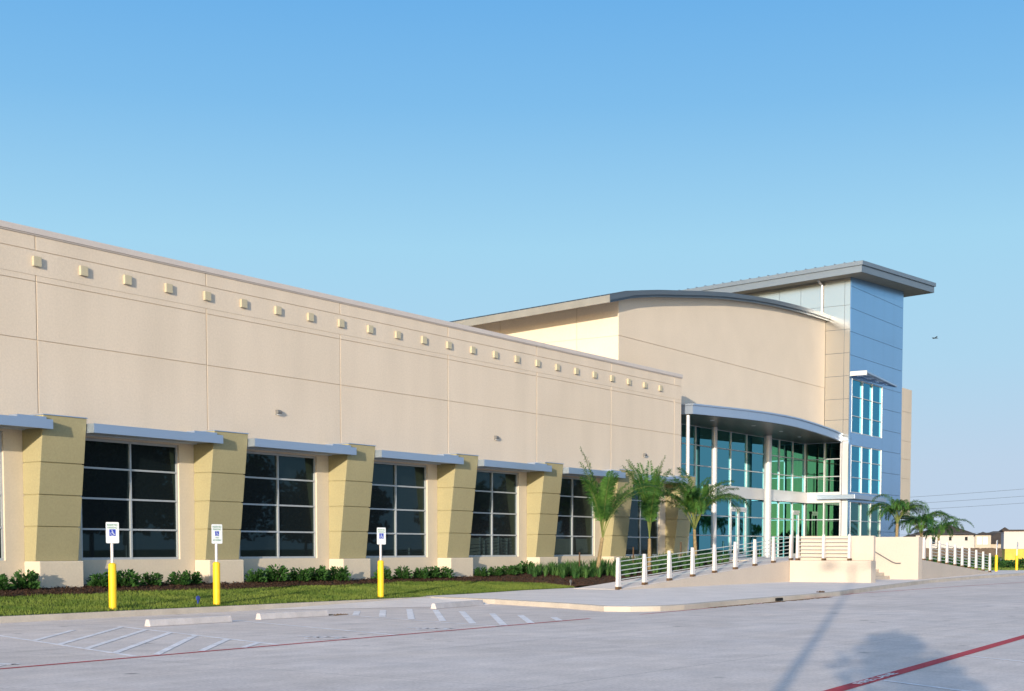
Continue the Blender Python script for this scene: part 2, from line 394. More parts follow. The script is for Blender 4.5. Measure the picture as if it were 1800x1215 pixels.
tag(gm.build('grass', 'blade', fix=False), 'short sunlit green grass between the kerb and the mulch', 'grass', kind='stuff')
mc = MB(); mv = []; mf = []
for i in range(16000):
    x = rnd.uniform(12, 55); y = rnd.uniform(edge_y(x)-0.1 if x < 41.6 else ky(x)+.03, 29.9); z = gz(x, y)+rnd.uniform(0.02, 0.065)
    a = rnd.uniform(0, 6.28); l = rnd.uniform(0.02, 0.06); w = rnd.uniform(0.006, 0.016); t = rnd.uniform(-.03, .03)
    ca, sa = math.cos(a), math.sin(a); o = len(mv)
    mv += [(x-l*ca-w*sa, y-l*sa+w*ca, z-t), (x-l*ca+w*sa, y-l*sa-w*ca, z-t), (x+l*ca+w*sa, y+l*sa-w*ca, z+t), (x+l*ca-w*sa, y+l*sa+w*ca, z+t+.01)]
    mf.append((o, o+1, o+2, o+3))
mc.add(mv, mf)
tag(mc.build('mulch_chips', 'mulch', fix=False), 'dark brown bark chips scattered over the planting bed', 'bark chips', kind='stuff')

# painted markings (sheets 4 mm above the pavement)
def strip(m, a, b, w, z=0.004):
    a, b = Vector(a), Vector(b); d = (b-a).normalized(); n = Vector((-d.y, d.x))*w/2
    m.add([(a.x-n.x, a.y-n.y, z), (b.x-n.x, b.y-n.y, z), (b.x+n.x, b.y+n.y, z), (a.x+n.x, a.y+n.y, z)], [(0, 1, 2, 3)])
wm = MB()
tops = [14.95, 17.85, 20.8, 24.05]; bots = [12.95, 15.8, 18.75, 21.95]
for t, b in zip(tops, bots): strip(wm, (t, 21.5), (b, 15.22), 0.11)
strip(wm, (12.0, 21.5), (10.0, 15.2), 0.11)
def onl(k, y): return bots[k]+(tops[k]-bots[k])*(y-15.22)/6.28
for y0 in (19.2, 18.1, 17.0, 15.95): strip(wm, (onl(0, y0), y0), (onl(1, y0+3.15), y0+3.15) if y0 < 18.3 else (onl(1, 21.4)-.3 if y0 < 19 else 16.5, 21.35 if y0 < 19 else 21.1), 0.115, 0.0055)
for a, b in (((13.3, 15.2), (onl(1, 18.1), 18.1)), ((14.15, 15.2), (onl(1, 16.9), 16.9)), ((15.0, 15.2), (onl(1, 15.85), 15.85))): strip(wm, a, b, 0.115, 0.0055)
for a, b in (((23.87,20.59),(25.4,21.85)), ((23.6,19.58),(26.25,21.75)), ((23.2,18.44),(27.1,21.6)), ((22.95,17.4),(27.0,20.7)), ((22.5,16.3),(26.8,19.75)), ((22.3,15.4),(26.3,18.5)), ((23.3,15.42),(26,17.5)), ((24.5,15.5),(25.6,16.35))):
    strip(wm, a, b, 0.15, 0.0055)
strip(wm, (15.4, 5.36), (14.1, 3.2), 0.09); strip(wm, (19.6, 5.65), (17.9, 2.8), 0.09); strip(wm, (24.0, 5.9), (22.0, 2.4), 0.09)
tag(wm.build('parking_lines', 'paintwhite', fix=False), kind='structure')
rm = MB()
strip(rm, (-20, 14.2), (25.6, 15.42), 0.10); 
pts = [(27.9,15.45),(30.6,15.58),(34.4,15.8),(38.5,16.0)]
for a, b in zip(pts, pts[1:]): strip(rm, a, b, 0.07)
pts = [(38.5,16.0),(45,16.7),(53,16.6),(62,16.3),(90,15.2)]
for a, b in zip(pts, pts[1:]): strip(rm, a, b, 0.09)
strip(rm, (5, 4.76), (13.6, 5.36), 0.19); strip(rm, (13.6, 5.36), (60, 8.3), 0.19, 0.0042)
tag(rm.build('fire_lane_lines', 'paintred', fix=False), kind='structure')

def text_mb(s, size, xs=1.0, offset=0.0):
    cu = bpy.data.curves.new('t', 'FONT'); cu.body = s; cu.size = size; cu.align_x = 'CENTER'; cu.align_y = 'CENTER'; cu.offset = offset; cu.resolution_u = 3
    ob = bpy.data.objects.new('t', cu); col.objects.link(ob)
    dg = bpy.context.evaluated_depsgraph_get(); dg.update()
    me = ob.evaluated_get(dg).to_mesh()
    m = MB(); m.v = [(v.co.x*xs, v.co.y, v.co.z) for v in me.vertices]; m.f = [tuple(p.vertices) for p in me.polygons]
    ob.evaluated_get(dg).to_mesh_clear(); bpy.data.objects.remove(ob)
    return m
# white lettering in the red band
tm = text_mb('FIRE LANE', 0.15, 2.3, 0.004)
tl = tm.build('fire_lane_lettering', 'paintwhite', fix=False, loc=(15.55, 5.484, 0.0085), rotz=math.atan2(2.94, 46.4))
tag(tl, kind='structure')

# wheelchair emblem as strokes in a unit square (x right, y up)
def isa(m, cx, cy, s, depth=None, plane='xy', z=0.0, slant=0.0, w=0.09):
    def P(x, y):
        x, y = cx+(x-0.5)*s+slant*(y-.5)*s, cy+(y-0.5)*s
        return (x, y, z) if plane == 'xy' else (x, z, y)
    def stroke(a, b, ww=w):
        a, b = Vector(a), Vector(b); d = (b-a).normalized(); n = Vector((-d.y, d.x))*ww/2
        q = [a-n, b-n, b+n, a+n]; m.add([P(*v) for v in q], [(0, 1, 2, 3)])
    c = [P(0.42+0.075*math.cos(t*math.pi/6), 0.88+0.075*math.sin(t*math.pi/6)) for t in range(12)]
    m.add(c, [tuple(range(12))])
    stroke((0.43, 0.79), (0.46, 0.42)); stroke((0.44, 0.63), (0.66, 0.63), 0.06); stroke((0.45, 0.43), (0.70, 0.43)); stroke((0.68, 0.45), (0.80, 0.14)); stroke((0.78, 0.15), (0.90, 0.19), 0.07)
    arc = [(0.45+0.27*math.cos(t), 0.33+0.27*math.sin(t)) for t in [R(125+i*20.5) for i in range(11)]]
    for a, b in zip(arc, arc[1:]): stroke(a, b, 0.065)
for cx, cy in ((10.9, 15.85), (17.5, 15.95), (20.6, 16.0)):
    m = MB(); isa(m, cx, cy, 1.15, z=0.006, slant=0.3, w=0.12)
    tag(m.build('painted_wheelchair_symbol', 'paintwhite', fix=False), kind='structure')

# ================================================================== THE BUILDING
B = empty('office_building', (W, W, 0), 0, 'long beige office building with khaki leaning piers, curved entrance canopy and silver corner tower', 'building')
B.location = (0, 0, 0)
JT = [22.51+5.8*n for n in range(-7, 7)]
PX = [22.0+5.75*n for n in range(-4, 7)]
Z_S, Z_T = 1.22, 4.45     # window sill, head
# -- long wing wall: upper panels with real recessed joints
wb = MB()
rows = [(4.45, 6.81), (6.832, 8.28), (8.302, 8.45), (9.085, 9.47)]
ed = [-18.1]+JT[1:]+[58.0]
ed = [e for e in ed if e <= 58.0]
ed = sorted(set(ed))
for z0, z1 in rows:
    for a, b in zip(ed, ed[1:]):
        wb.box(a+0.022 if a > -18 else a, b-0.022 if b < 58 else b, W, W+0.022, z0, z1)
wb.box(-18.1, 58.0, W-0.012, W+0.022, 8.45, 9.062)
wb.build('wing_wall', 'wall', B)
bk = MB(); bk.box(-18.1, 57.98, W+0.022, W+0.3, 4.45, 9.45)
bk.build('wall_joint', 'groove', B)
lo = MB()
lo.box(-18.1, 58.0, W, W+0.3, 0.0, Z_S)
for i, x0 in enumerate(PX):
    lo.box(x0-0.55, x0+1.78, W, W+0.3, Z_S, 4.449)
lo.box(57.7, 58.0, W+0.3, 32.8, 0.0, 9.45)        # return wall at the end of the wing
lo.box(-18.1, 57.7, W+0.3, 62, 9.1, 9.25); lo.box(-18.1, 57.7, 62, 62.3, 0, 9.45); lo.box(-18.4, -18.1, W, 62.3, 0, 9.45)
lo.build('lower_wall', 'trim', B)
cp = MB(); cp.box(-18.45, 58.06, W-0.06, W+0.36, 9.472, 9.63); cp.box(-18.45, 58.05, W-0.035, W+0.3, 9.44, 9.472)
cp.build('coping', 'coping', B, bevel=0.012)
for k in range(-6, 24):
    x = 22.51+1.45*k
    m = MB(); m.box(x-0.125, x+0.125, W-0.095, W-0.0125, 8.665, 8.915)
    m.build('wall_block', 'block', B, bevel=0.012)
for x in (31.2, 42.88, 54.45):
    m = MB(); m.prism([(W, 5.62), (W-0.10, 5.65), (W-0.13, 5.71), (W-0.07, 5.77), (W, 5.77)], 'x', x-0.09, x+0.09)
    l = m.build('wall_lamp', 'lampgrey', B); m = MB(); m.box(x-0.07, x+0.07, W-0.10, W-0.03, 5.62, 5.63); m.build('lens', 'signwhite', l)

# -- leaning piers
def yfront(z): return 29.57-0.118*(z-1.2)
def pier_mb():
    m = MB(); gs = [1.2, 2.07, 2.87, 3.68, 4.85]
    for a, b in zip(gs, gs[1:]):
        a2 = a+(0.014 if a > 1.3 else 0); b2 = b-(0.014 if b < 4.8 else 0)
        m.prism([(yfront(a2), a2), (yfront(b2), b2), (W-0.001, b2), (W-0.001, a2)], 'x', 0, 1.33)
    m.prism([(yfront(1.3)+.05, 1.2), (yfront(4.8)+0.05, 4.7), (W-0.001, 4.7), (W-0.001, 1.2)], 'x', 0.03, 1.30)
    return m
P0 = pier_mb().build('pier', 'pier', B, loc=(PX[0], 0, 0), bevel=0.012)
m = MB(); m.box(-0.02, 1.35, 29.38, W-0.001, -0.2, 1.2); pb = m.build('pier_base', 'trim', P0, bevel=0.03)
m = MB(); m.box(-0.01, 1.34, 29.12, W-0.02, 4.852, 4.875); pc = m.build('flashing', 'blue_metal', P0)
for x0 in PX[1:]:
    c = copy_tree(P0, B); c.location = (x0, 0, 0)

# -- windows between the piers: frame with mullion and rails, one pane mesh per light
def window_bar(m, x0, x1, y, z0, z1): m.box(x0, x1, y, y+0.09, z0, z1)
w0x = PX[0]
fm = MB()
wl, wr, wc = 1.80, 5.22, 3.50
zz = [1.22, 2.04, 2.86, 3.67, 4.445]
FY = W+0.06
fm.box(wl, wl+0.06, FY, FY+0.1, zz[0], zz[-1]); fm.box(wr-0.07, wr, FY, FY+0.1, zz[0], zz[-1])
fm.box(wl, wr, FY-0.002, FY+0.1, zz[0]-0.0, zz[0]+0.06); fm.box(wl, wr, FY-0.002, FY+0.1, zz[-1]-0.06, zz[-1]-0.001)
fm.box(wc-0.028, wc+0.028, FY-0.012, FY+0.1, zz[0]+0.001, zz[-1]-0.002)
for z in zz[1:-1]: fm.box(wl+0.001, wr-0.001, FY-0.005, FY+0.1, z-0.024, z+0.024)
WF = fm.build('window', 'frame', B, loc=(w0x, 0, 0))
pm = MB(); pm.box(wl+0.02, wr-0.02, FY+0.045, FY+0.06, zz[0]+0.02, zz[-1]-0.02); pm.build('glass', 'win', WF)
sm = MB(); sm.box(wr+0.001, wr+0.06, FY-0.04, FY+0.1, zz[0]-0.02, zz[-1]); sm.build('jamb', 'white_metal', WF)
for x0 in PX[1:-1]:
    c = copy_tree(WF, B); c.location = (x0, 0, 0)

# -- flat sunshades over the windows
CY = 28.9
sm = MB()
sm.box(1.36, 5.86, CY, CY+0.03, 4.49, 4.725)                    # fascia
sm.box(1.36, 1.39, CY+0.03, W-0.02, 4.49, 4.725)                # left end
sm.box(5.83, 5.86, CY+0.03, 29.11, 4.49, 4.725)
sm.box(1.39, 5.83, CY+0.03, 29.11, 4.69, 4.715); sm.box(1.39, 5.70, 29.11, W-0.03, 4.69, 4.715)
CN = sm.build('sunshade', 'blue_metal', B, loc=(w0x, 0, 0))
dm = MB()
dm.box(1.39, 5.83, CY+0.03, CY+0.16, 4.50, 4.52); dm.box(1.39, 5.70, W-0.2, W-0.03, 4.50, 4.52)
dm.box(1.39, 5.70, CY+0.16, W-0.2, 4.60, 4.62)
dm.build('soffit', 'soffit', CN)
dm = MB(); x = 1.45
while x < 5.68:
    dm.box(x, x+0.05, CY+0.17, W-0.21, 4.515, 4.598); x += 0.115
dm.build('louvres', 'soffit', CN)
dm = MB(); dm.box(4.95, 5.8, 29.13-0.05, 29.5-0.1, 4.73, 4.80) ; dm.build('cap', 'blue_metal', CN)
for x0 in PX[1:-1]:
    c = copy_tree(CN, B); c.location = (x0, 0, 0)

# -- hall with the curved roof
ZC = [(53.15, 11.15), (55.5, 11.72), (57.8, 12.10), (60.3, 12.45), (62.7, 12.79), (65.2, 13.11), (68.7, 13.45), (71.5, 13.66), (74.4, 13.82), (77.2, 13.92), (79.74, 13.97)]
ZC = [(x, z+1.5) for x, z in ZC]
XL = ZC[0][0]
RS = -0.046                  # the roof falls gently towards the back
def zc(x):
    x = min(max(x, XL), 79.74)
    for (a, za), (b, zb) in zip(ZC, ZC[1:]):
        if a <= x <= b: return za+(zb-za)*(x-a)/(b-a)
HY = 31.6
xs = [54.9]+[x for x, z in ZC if 54.9 < x < 79.7]+[79.7]
poly = [(54.9, 11.2), (79.7, 11.2)]+[(x, zc(x)-0.30) for x in xs[::-1]]
m = MB(); m.prism(poly, 'y', HY, HY+0.3); m.prism([(54.9, 7.93), (79.7, 7.93), (79.7, 11.17), (54.9, 11.17)], 'y', HY, HY+0.3)
m.prism([(54.93, 7.95), (79.7, 7.95), (79.7, 11.3), (54.93, 11.3)], 'y', HY+0.03, HY+0.28)
m.prism([(HY+0.3, 8.0), (60, 8.0), (60, zc(54.9)+RS*29-0.31), (HY+0.3, zc(54.9)-0.33)], 'x', 54.9, 55.2)
m.prism([(54.9, 0), (79.7, 0)]+[(x, zc(x)-0.3+RS*29) for x in xs[::-1]], 'y', 59.7, 60)
m.build('hall_wall', 'hallwall', B)
m = MB(); m.box(54.885, 54.9, HY+2.2, HY+2.24, 9.5, 12.6); m.box(54.885, 54.9, HY+6.5, HY+6.54, 9.5, 12.4); m.box(54.886, 54.9, HY, 58, 11.17, 11.2); m.build('wall_joint', 'groove', B)
# roof sheet and fascia
def yedge(x): return 31.05+(31.33-31.05)*(x-XL)/(79.74-XL)
def zr_(x, y): return zc(x)+RS*(y-31.1)
NR = 36
rx = [XL+(79.74-XL)*i/NR for i in range(NR+1)]
m = MB(); vs = []
for x in rx:
    z = zc(x) if x < 79.73 else ZC[-1][1]
    vs += [(x, yedge(x), z), (x, 61, z+RS*30), (x, 61, z-0.1+RS*30), (x, yedge(x)+0.02, z-0.1)]
fs = []
for i in range(NR):
    a, b = 4*i, 4*i+4
    fs += [(a, b, b+1, a+1), (a+3, a+2, b+2, b+3), (a+1, b+1, b+2, a+2), (a, a+3, b+3, b)]
fs += [(0, 1, 2, 3), (4*NR, 4*NR+3, 4*NR+2, 4*NR+1)]
m.add(vs, fs)
y = 31.5
while y < 60:
    vs = []
    ys = [rx[i] for i in range(0, NR+1, 3)]
    ok = [x for x in ys if yedge(x) < y-0.05]
    for x in ok:
        z = zr_(x, y); vs += [(x-0.02, y-0.025, z-0.01), (x-0.02, y-0.025, z+0.065), (x-0.02, y+0.025, z+0.065), (x-0.02, y+0.025, z-0.01)]
    n = len(ok)
    m.add(vs, [(4*i+k, 4*i+4+k, 4*i+4+(k+1) % 4, 4*i+(k+1) % 4) for i in range(n-1) for k in range(4)]+[(0, 1, 2, 3)])
    y += 0.62
HR = m.build('hall_roof', 'roof', B)
m = MB(); vs = []
for x in rx:
    z = zc(x) if x < 79.73 else ZC[-1][1]
    ye = yedge(x)
    vs += [(x, ye-0.03, z+0.015), (x, ye-0.03, z-0.20), (x, ye+0.06, z-0.20), (x, ye+0.06, z-0.31), (x, ye+0.14, z-0.31)]
m.add(vs, [(5*i+k, 5*i+5+k, 5*i+6+k, 5*i+1+k) for i in range(NR) for k in range(4)])
m.build('front_fascia', 'roof', HR, fix=False)
m = MB(); z = ZC[0][1]
m.prism([(31.02, z-.30), (31.02, z+.02), (61, z+.02+RS*30), (61, z-.30+RS*30)], 'x', XL-.05, XL-.002); m.build('side_fascia', mat('fascia_grey', (0.25, 0.24, 0.22), 0.6, metal=0.2), HR)
m = MB(); vs = []
for x in rx:
    z = (zc(x) if x < 79.73 else ZC[-1][1])-0.3
    vs += [(x, yedge(x)+0.13, z), (x, HY, z)]
m.add(vs, [(2*i, 2*i+1, 2*i+3, 2*i+2) for i in range(NR)])
vs = []
for x in (XL, 53.8, 54.4, 54.9): vs += [(x, HY, zc(x)-0.3), (x, 61, zc(x)-0.3+RS*30)]
m.add(vs, [(0, 1, 3, 2), (2, 3, 5, 4), (4, 5, 7, 6)])
m.build('eaves_soffit', 'soffit_dark', HR, fix=False)

# -- silver tower
TX, TR, TY = 79.76, 89.15, 30.04
def ztop(x, y): return 17.6+(x-78.5)*0.0615-(y-28.95)*0.042      # underside of the tower roof
gap = 0.011
tb = MB(); tj = MB()
def cell(x0, x1, z0, z1):
    tb.box(x0+gap, x1-gap, TY, TY+0.04, z0+gap, z1-gap)
zr = [z+1.5 for z in (2.85, 3.49, 4.85, 6.21, 7.53, 8.84, 10.15, 11.56, 12.94, 14.32, 15.6)]
zl = [1.05, 2.6]+zr
for a, b in zip(zl, zl[1:]): cell(85.5, 87.35, a, b); cell(87.35, TR, a, b)
for a, b in zip(zr[7:], zr[8:]): cell(81.96, 83.7, a, b); cell(83.7, 85.5, a, b); cell(TX, 81.96, a, b)
a, b = 11.7, zr[7]; cell(TX, 81.96, a, b); cell(81.96, 83.7, a, b); cell(83.7, 85.5, a, b)
for a, b in ((7.75, 8.5), (4.35, 4.92)): cell(80.1, 81.96, a, b); cell(81.96, 85.5, a, b)
for a, b in zip([1.05, 4.35, 8.1], [4.35, 8.1, 11.7]): cell(TX, 80.1, a, b)
for x0, x1 in ((TX, 81.96), (81.96, 83.7), (83.7, 85.5), (85.5, 87.35), (87.35, TR)):
    z = 17.1+gap; m_ = [(x0+gap, z), (x1-gap, z), (x1-gap, ztop(x1, TY)-0.002), (x0+gap, ztop(x0, TY)-0.002)]
    tb.prism(m_, 'y', TY, TY+0.04)
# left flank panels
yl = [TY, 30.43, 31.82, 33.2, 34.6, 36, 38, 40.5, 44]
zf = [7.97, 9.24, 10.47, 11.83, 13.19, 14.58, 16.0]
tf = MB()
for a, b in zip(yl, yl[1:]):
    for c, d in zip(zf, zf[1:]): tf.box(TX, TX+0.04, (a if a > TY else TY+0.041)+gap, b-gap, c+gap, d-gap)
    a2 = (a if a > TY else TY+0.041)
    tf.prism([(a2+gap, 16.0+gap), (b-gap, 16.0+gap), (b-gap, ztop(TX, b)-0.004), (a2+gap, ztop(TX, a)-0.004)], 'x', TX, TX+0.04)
tb.box(TR-0.04, TR, TY+0.041, 44, 1.05, 17.7)
T = tb.build('tower_panels', 'panel', B); tf.build('tower_panels', 'panel_lit_tone', B)
tj.box(TX+0.03, 80.1, TY+0.036, TY+0.2, 1.05, 17.4); tj.box(85.5, TR-0.04, TY+0.036, TY+0.2, 1.05, 17.5)
for a, b in ((11.7, 17.4), (7.75, 8.5), (4.35, 4.92)): tj.box(80.1, 85.5, TY+0.036, TY+0.2, a, b)
tj.box(TX+0.036, TX+0.2, TY+0.2, 44, 7.97, 17.1); tj.box(TX+.04, TR-.05, 43.8, 44, 1, 16.8)
tj.build('panel_backing', 'panel_joint', B)
# downpipe and the white strip at the foot of the flank
m = MB(); m.tube([(79.2, 31.9, 17.55), (79.3, 31.85, 17.42), (79.68, 31.82, 17.3), (79.68, 31.82, 15.3)], 0.065, 8); m.build('downpipe', 'white_metal', B)
m = MB(); m.box(TX, TX+0.05, TY+0.05, 30.44, 1.05, 7.95); m.build('corner_cladding', 'white_metal', B)
# tower roof
def rz(x, y, top): return ztop(x, y)+(0.62 if top else 0.0)
m = MB(); X0, X1, Y0, Y1 = 78.5, 92.0, 28.95, 46.0
q = [(X0, Y0), (X1, Y0), (X1, Y1), (X0, Y1)]
m.add([(x, y, rz(x, y, 0)+0.0) for x, y in q]+[(x, y, rz(x, y, 0)+0.40) for x, y in q], [(0,3,2,1),(4,5,6,7),(0,1,5,4),(1,2,6,5),(2,3,7,6),(3,0,4,7)])
e = 0.09; q2 = [(X0-e, Y0-e), (X1+e, Y0-e), (X1+e, Y1), (X0-e, Y1)]
m.add([(x, y, rz(x, y, 0)+0.402) for x, y in q2]+[(x, y, rz(x, y, 0)+0.64) for x, y in q2], [(0,3,2,1),(4,5,6,7),(0,1,5,4),(1,2,6,5),(2,3,7,6),(3,0,4,7)])
y = 29.4
while y < 45.8:
    m.add([(X0-.09, y-.02, rz(X0, y, 1)+0.01), (X1, y-.02, rz(X1, y, 1)+0.01), (X1, y+.02, rz(X1, y, 1)+0.01), (X0-.09, y+.02, rz(X0, y, 1)+0.01), (X0-.09, y, rz(X0, y, 1)+0.08), (X1, y, rz(X1, y, 1)+0.08)], [(0, 1, 5, 4), (2, 3, 4, 5), (0, 4, 3)])
    y += 0.6
TRF = m.build('tower_roof', mat('tower_roof_metal', (0.20, 0.235, 0.28), 0.45, metal=0.5, var=0.03), B)
m = MB(); m.add([(x, y, rz(x, y, 0)-0.004) for x, y in [(X0+.05, Y0+.05), (X1-.05, Y0+.05), (X1-.05, Y1-.05), (X0+.05, Y1-.05)]], [(0, 3, 2, 1)]); m.build('roof_soffit', 'soffit_dark', TRF, fix=False)
# tower glazing with deep white fins
def glaze(name, xs_, z0, z1, zs, y, gm='tglass', fin=0.05, frame='frame', parent=B):
    f = MB()
    f.box(xs_[0], xs_[-1], y+0.0, y+0.08, z0, z0+0.05); f.box(xs_[0], xs_[-1], y, y+0.08, z1-0.05, z1)
    for z in zs: f.box(xs_[0], xs_[-1], y-0.01, y+0.08, z-0.025, z+0.025)
    o = f.build(name, frame, parent)
    g_ = MB(); g_.box(xs_[0], xs_[-1], y+0.045, y+0.055, z0, z1); g_.build('glass', gm, o)
    for x in xs_:
        v = MB(); v.box(x-0.018, x+0.018, y-fin, y+0.09, z0+0.001, z1-0.001); v.build('mullion', 'white_metal', o)
    return o
tx = [80.13, 81.95, 83.65, 85.42]
glaze('tower_window', tx, 8.5, 11.7, [9.51, 10.66], TY+0.03)
glaze('tower_window', tx, 4.92, 7.75, [5.83, 6.82], TY+0.03)
glaze('tower_window', tx, 1.03, 4.35, [3.22], TY+0.03, gm='lowglass')
m = MB(); m.box(80.1, 85.5, TY+1.2, TY+1.3, 1.0, 11.7); m.build('blind_wall', 'panel_joint', B)
# pointed louvred shade above the tower window
m = MB()
m.prism([(79.72, TY-0.01), (79.72, 29.0), (79.80, 29.0), (79.80, TY-0.01)], 'z', 11.80, 12.06)
def bar(m, a, b, w, z0, z1):
    a, b = Vector(a), Vector(b); d = (b-a).normalized(); n = Vector((-d.y, d.x))*w/2
    m.prism([tuple(a-n), tuple(b-n), tuple(b+n), tuple(a+n)], 'z', z0, z1)
SH = m.build('upper_shade', 'white_metal', B)
m = MB(); bar(m, (79.81, 29.03), (88.0, TY-0.05), 0.05, 11.93, 12.03); m.build('edge_bar', 'blue_metal', SH)
m = MB()
for i in range(9):
    yy = 29.13+i*0.1
    m.box(79.81, 79.85+max(0.1, 8.05*(yy-29.03)/0.98), yy, yy+0.04, 11.92, 12.0)
for i in range(4):
    xx = 80.9+i*1.7; y0 = 29.06+(xx-79.8)*(TY-0.05-29.03)/8.2
    m.box(xx, xx+0.05, y0+.03, TY-0.02, 11.89, 12.02)
m.build('louvres', 'blue_metal', SH)
# pointed lower canopy slab wrapping the tower foot
m = MB(); m.prism([(79.15, 31.8), (79.15, 29.42), (79.95, 29.42), (86.45, TY-0.01), (TX-0.01, TY-0.01), (TX-0.01, 31.8)], 'z', 4.50, 4.76)
m.build('lower_shade', 'blue_metal', B, bevel=0.01)

# -- lobby glazing below the canopy
GY = 32.8
lz = [2.24, 3.29, 5.87, 6.92]
lxs = [58.05, 60.0, 61.7, 63.35, 65.0, 67.1, 69.24, 71.28, 73.7, 75.8, 77.8, 79.7]
f = MB()
for z in (1.03, 2.24, 3.29, 5.87, 6.92, 7.9): f.box(58.03, 79.72, GY-0.045, GY+0.05, z-0.025 if z > 1.1 else z, z+0.03)
LG = f.build('lobby_glazing', 'frame', B)
for x in lxs[:-1]:
    v = MB(); v.box(x-0.028, x+0.028, GY-0.06, GY+0.05, 1.03, 7.9); v.build('mullion', 'white_metal', LG)
v = MB(); v.box(79.60, 79.70, GY-0.1, GY+0.0, 1.03, 7.9); v.build('mullion', 'white_metal', LG)
v = MB(); v.add([(58.03, GY+.005, 1.06), (79.6, GY+.005, 1.06), (79.6, GY+.005, 7.87), (58.03, GY+.005, 7.87)], [(0, 1, 2, 3)]); v.build('glass', 'lobby', LG, fix=False)
# entrance doors
for xa, xb, nm in ((69.27, 71.25, 2), (77.84, 78.8, 1)):
    d_ = MB(); n_ = nm; ww = (xb-xa)/n_
    for i in range(n_):
        a = xa+i*ww; b = a+ww
        d_.box(a+.01, a+.09, GY-.07, GY-.005, 1.05, 3.68); d_.box(b-.09, b-.01, GY-.07, GY-.005, 1.05, 3.68)
        d_.box(a+.09, b-.09, GY-.07, GY-.005, 1.05, 1.25); d_.box(a+.09, b-.09, GY-.07, GY-.005, 3.58, 3.68)
    d_.box(xa, xb, GY-.1, GY-.005, 3.69, 3.83)
    D_ = d_.build('entrance_door', 'white_metal', LG)
    h = MB(); c_ = xa+ww-0.13
    h.tube([(c_, GY-.07, 1.95), (c_, GY-.15, 1.97), (c_, GY-.15, 2.3), (c_, GY-.07, 2.32)], 0.014, 6); h.build('handle', 'frame', D_)
# return glazing on the tower flank
f = MB()
for z in (1.03, 2.24, 3.29, 5.87, 6.92, 7.9): f.box(TX-0.045, TX+0.05, 30.47, GY-.11, z-0.025 if z > 1.1 else z, z+0.03)
RG = f.build('return_glazing', 'frame', B)
for y in (30.5, 31.53): v = MB(); v.box(TX-0.14, TX+0.05, y-0.035, y+0.035, 1.03, 7.9); v.build('mullion', 'white_metal', RG)
v = MB(); v.add([(TX, 30.5, 1.06), (TX, GY-.11, 1.06), (TX, GY-.11, 7.87), (TX, 30.5, 7.87)], [(3, 2, 1, 0)]); v.build('glass', 'rglass', RG, fix=False)
# spandrel
m = MB(); m.box(66.3, 79.58, GY-0.24, GY-0.165, 4.30, 4.94); m.box(TX-0.22, TX-0.15, 30.45, GY-.25, 4.30, 4.94)
m.build('spandrel', 'white_metal', B)
# inside of the lobby
m = MB(); m.box(58.0, 88.9, 40, 40.2, 1, 8.2); m.box(80.2, 88.9, 33.2, 33.4, 1.0, 8.2); m.box(65.2, 65.4, 34.5, 40, 1, 8.2); m.box(88.7, 88.9, 30.3, 40, 1, 8.2); m.box(73.0, 76.0, 36.5, 36.7, 1, 8.2)
m.build('lobby_partition', 'inner', B)
m = MB(); m.box(58.0, 88.9, GY+0.06, 40, 0.98, 1.02); m.build('lobby_floor', 'innerfloor', B)
m = MB()
for x in (68, 72, 76, 84): m.tube([(x, 35.2, 1.02), (x, 35.2, 7.95)], 0.16, 12)
m.build('lobby_pillars', 'white_metal', B)

# -- curved canopy over the entrance
cc = [(58.1, 30.06), (59.23, 30.02), (60.5, 29.68), (61.9, 29.35), (63.4, 29.02), (65.2, 28.78), (67.0, 28.68), (68.8, 28.73), (70.5, 28.92), (72.8, 29.22), (75.4, 29.62), (77.4, 29.97), (79.3, 30.36), (79.7, 30.44)]
cc = cc[1:]
base = [(79.7, 31.58), (58.05, 31.58), (58.05, 30.35)]
m = MB(); m.prism(cc+[(79.7, 31.59), (59.23, 31.59)], 'z', 7.92, 8.32)
CP = m.build('entrance_canopy', 'blue_metal', B)
off = [(x, y-0.07) for x, y in cc]
m = MB(); m.prism([(off[0][0]-0.06, off[0][1])]+off[1:-1]+[(79.72, 30.4), (79.72, 31.588), (59.17, 31.588)], 'z', 8.322, 8.40); m.build('cap_trim', 'blue_metal', CP)
m = MB(); m.prism([(59.27, 30.14)]+[(x, y+0.12) for x, y in cc[1:-1]]+[(79.6, 30.6), (79.6, 32.82), (58.05, 32.82), (58.05, 31.62), (59.27, 31.62)], 'z', 7.90, 7.93)
m.build('canopy_soffit', mat('canopy_soffit_grey', (0.07, 0.072, 0.07), 0.35, metal=0.5), CP)
for x, y in ((62.5, 30.6), (66.5, 30.2), (70.5, 30.4), (74.5, 31.0)):
    v = MB(); v.tube([(x, y, 7.885), (x, y, 7.898)], 0.11, 14); v.build('downlight', 'signwhite', CP)
for x, y, r in ((59.45, 30.38, 0.09), (66.25, 32.3, 0.15), (72.9, 32.2, 0.21)):
    v = MB(); v.tube([(x, y, 0.9), (x, y, 7.9)], r, 20); v.build('column', 'white_metal', CP, smooth=False)

# -- lower block beyond the tower
m = MB(); zs = [3.9, 6.6, 8.0, 9.3, 11.4, 13.07]
for a, b in zip(zs, zs[1:]): m.box(89.2, 100.1, 33.0, 48, a+0.014, b-0.014)
m.box(89.2, 100.07, 33.03, 47.9, 3.9, 13.0); m.box(89.2, 99.3, 34.2, 47, 0, 3.9)
m.build('rear_wing_wall', 'wall', B)
m = MB(); m.box(89.2, 104.5, 32.6, 34.0, 3.74, 3.9); m.build('side_canopy', 'roof', B)
m = MB(); m.box(90, 98.8, 34.1, 34.19, 1.2, 3.6); m.build('side_glazing', 'tglass', B)

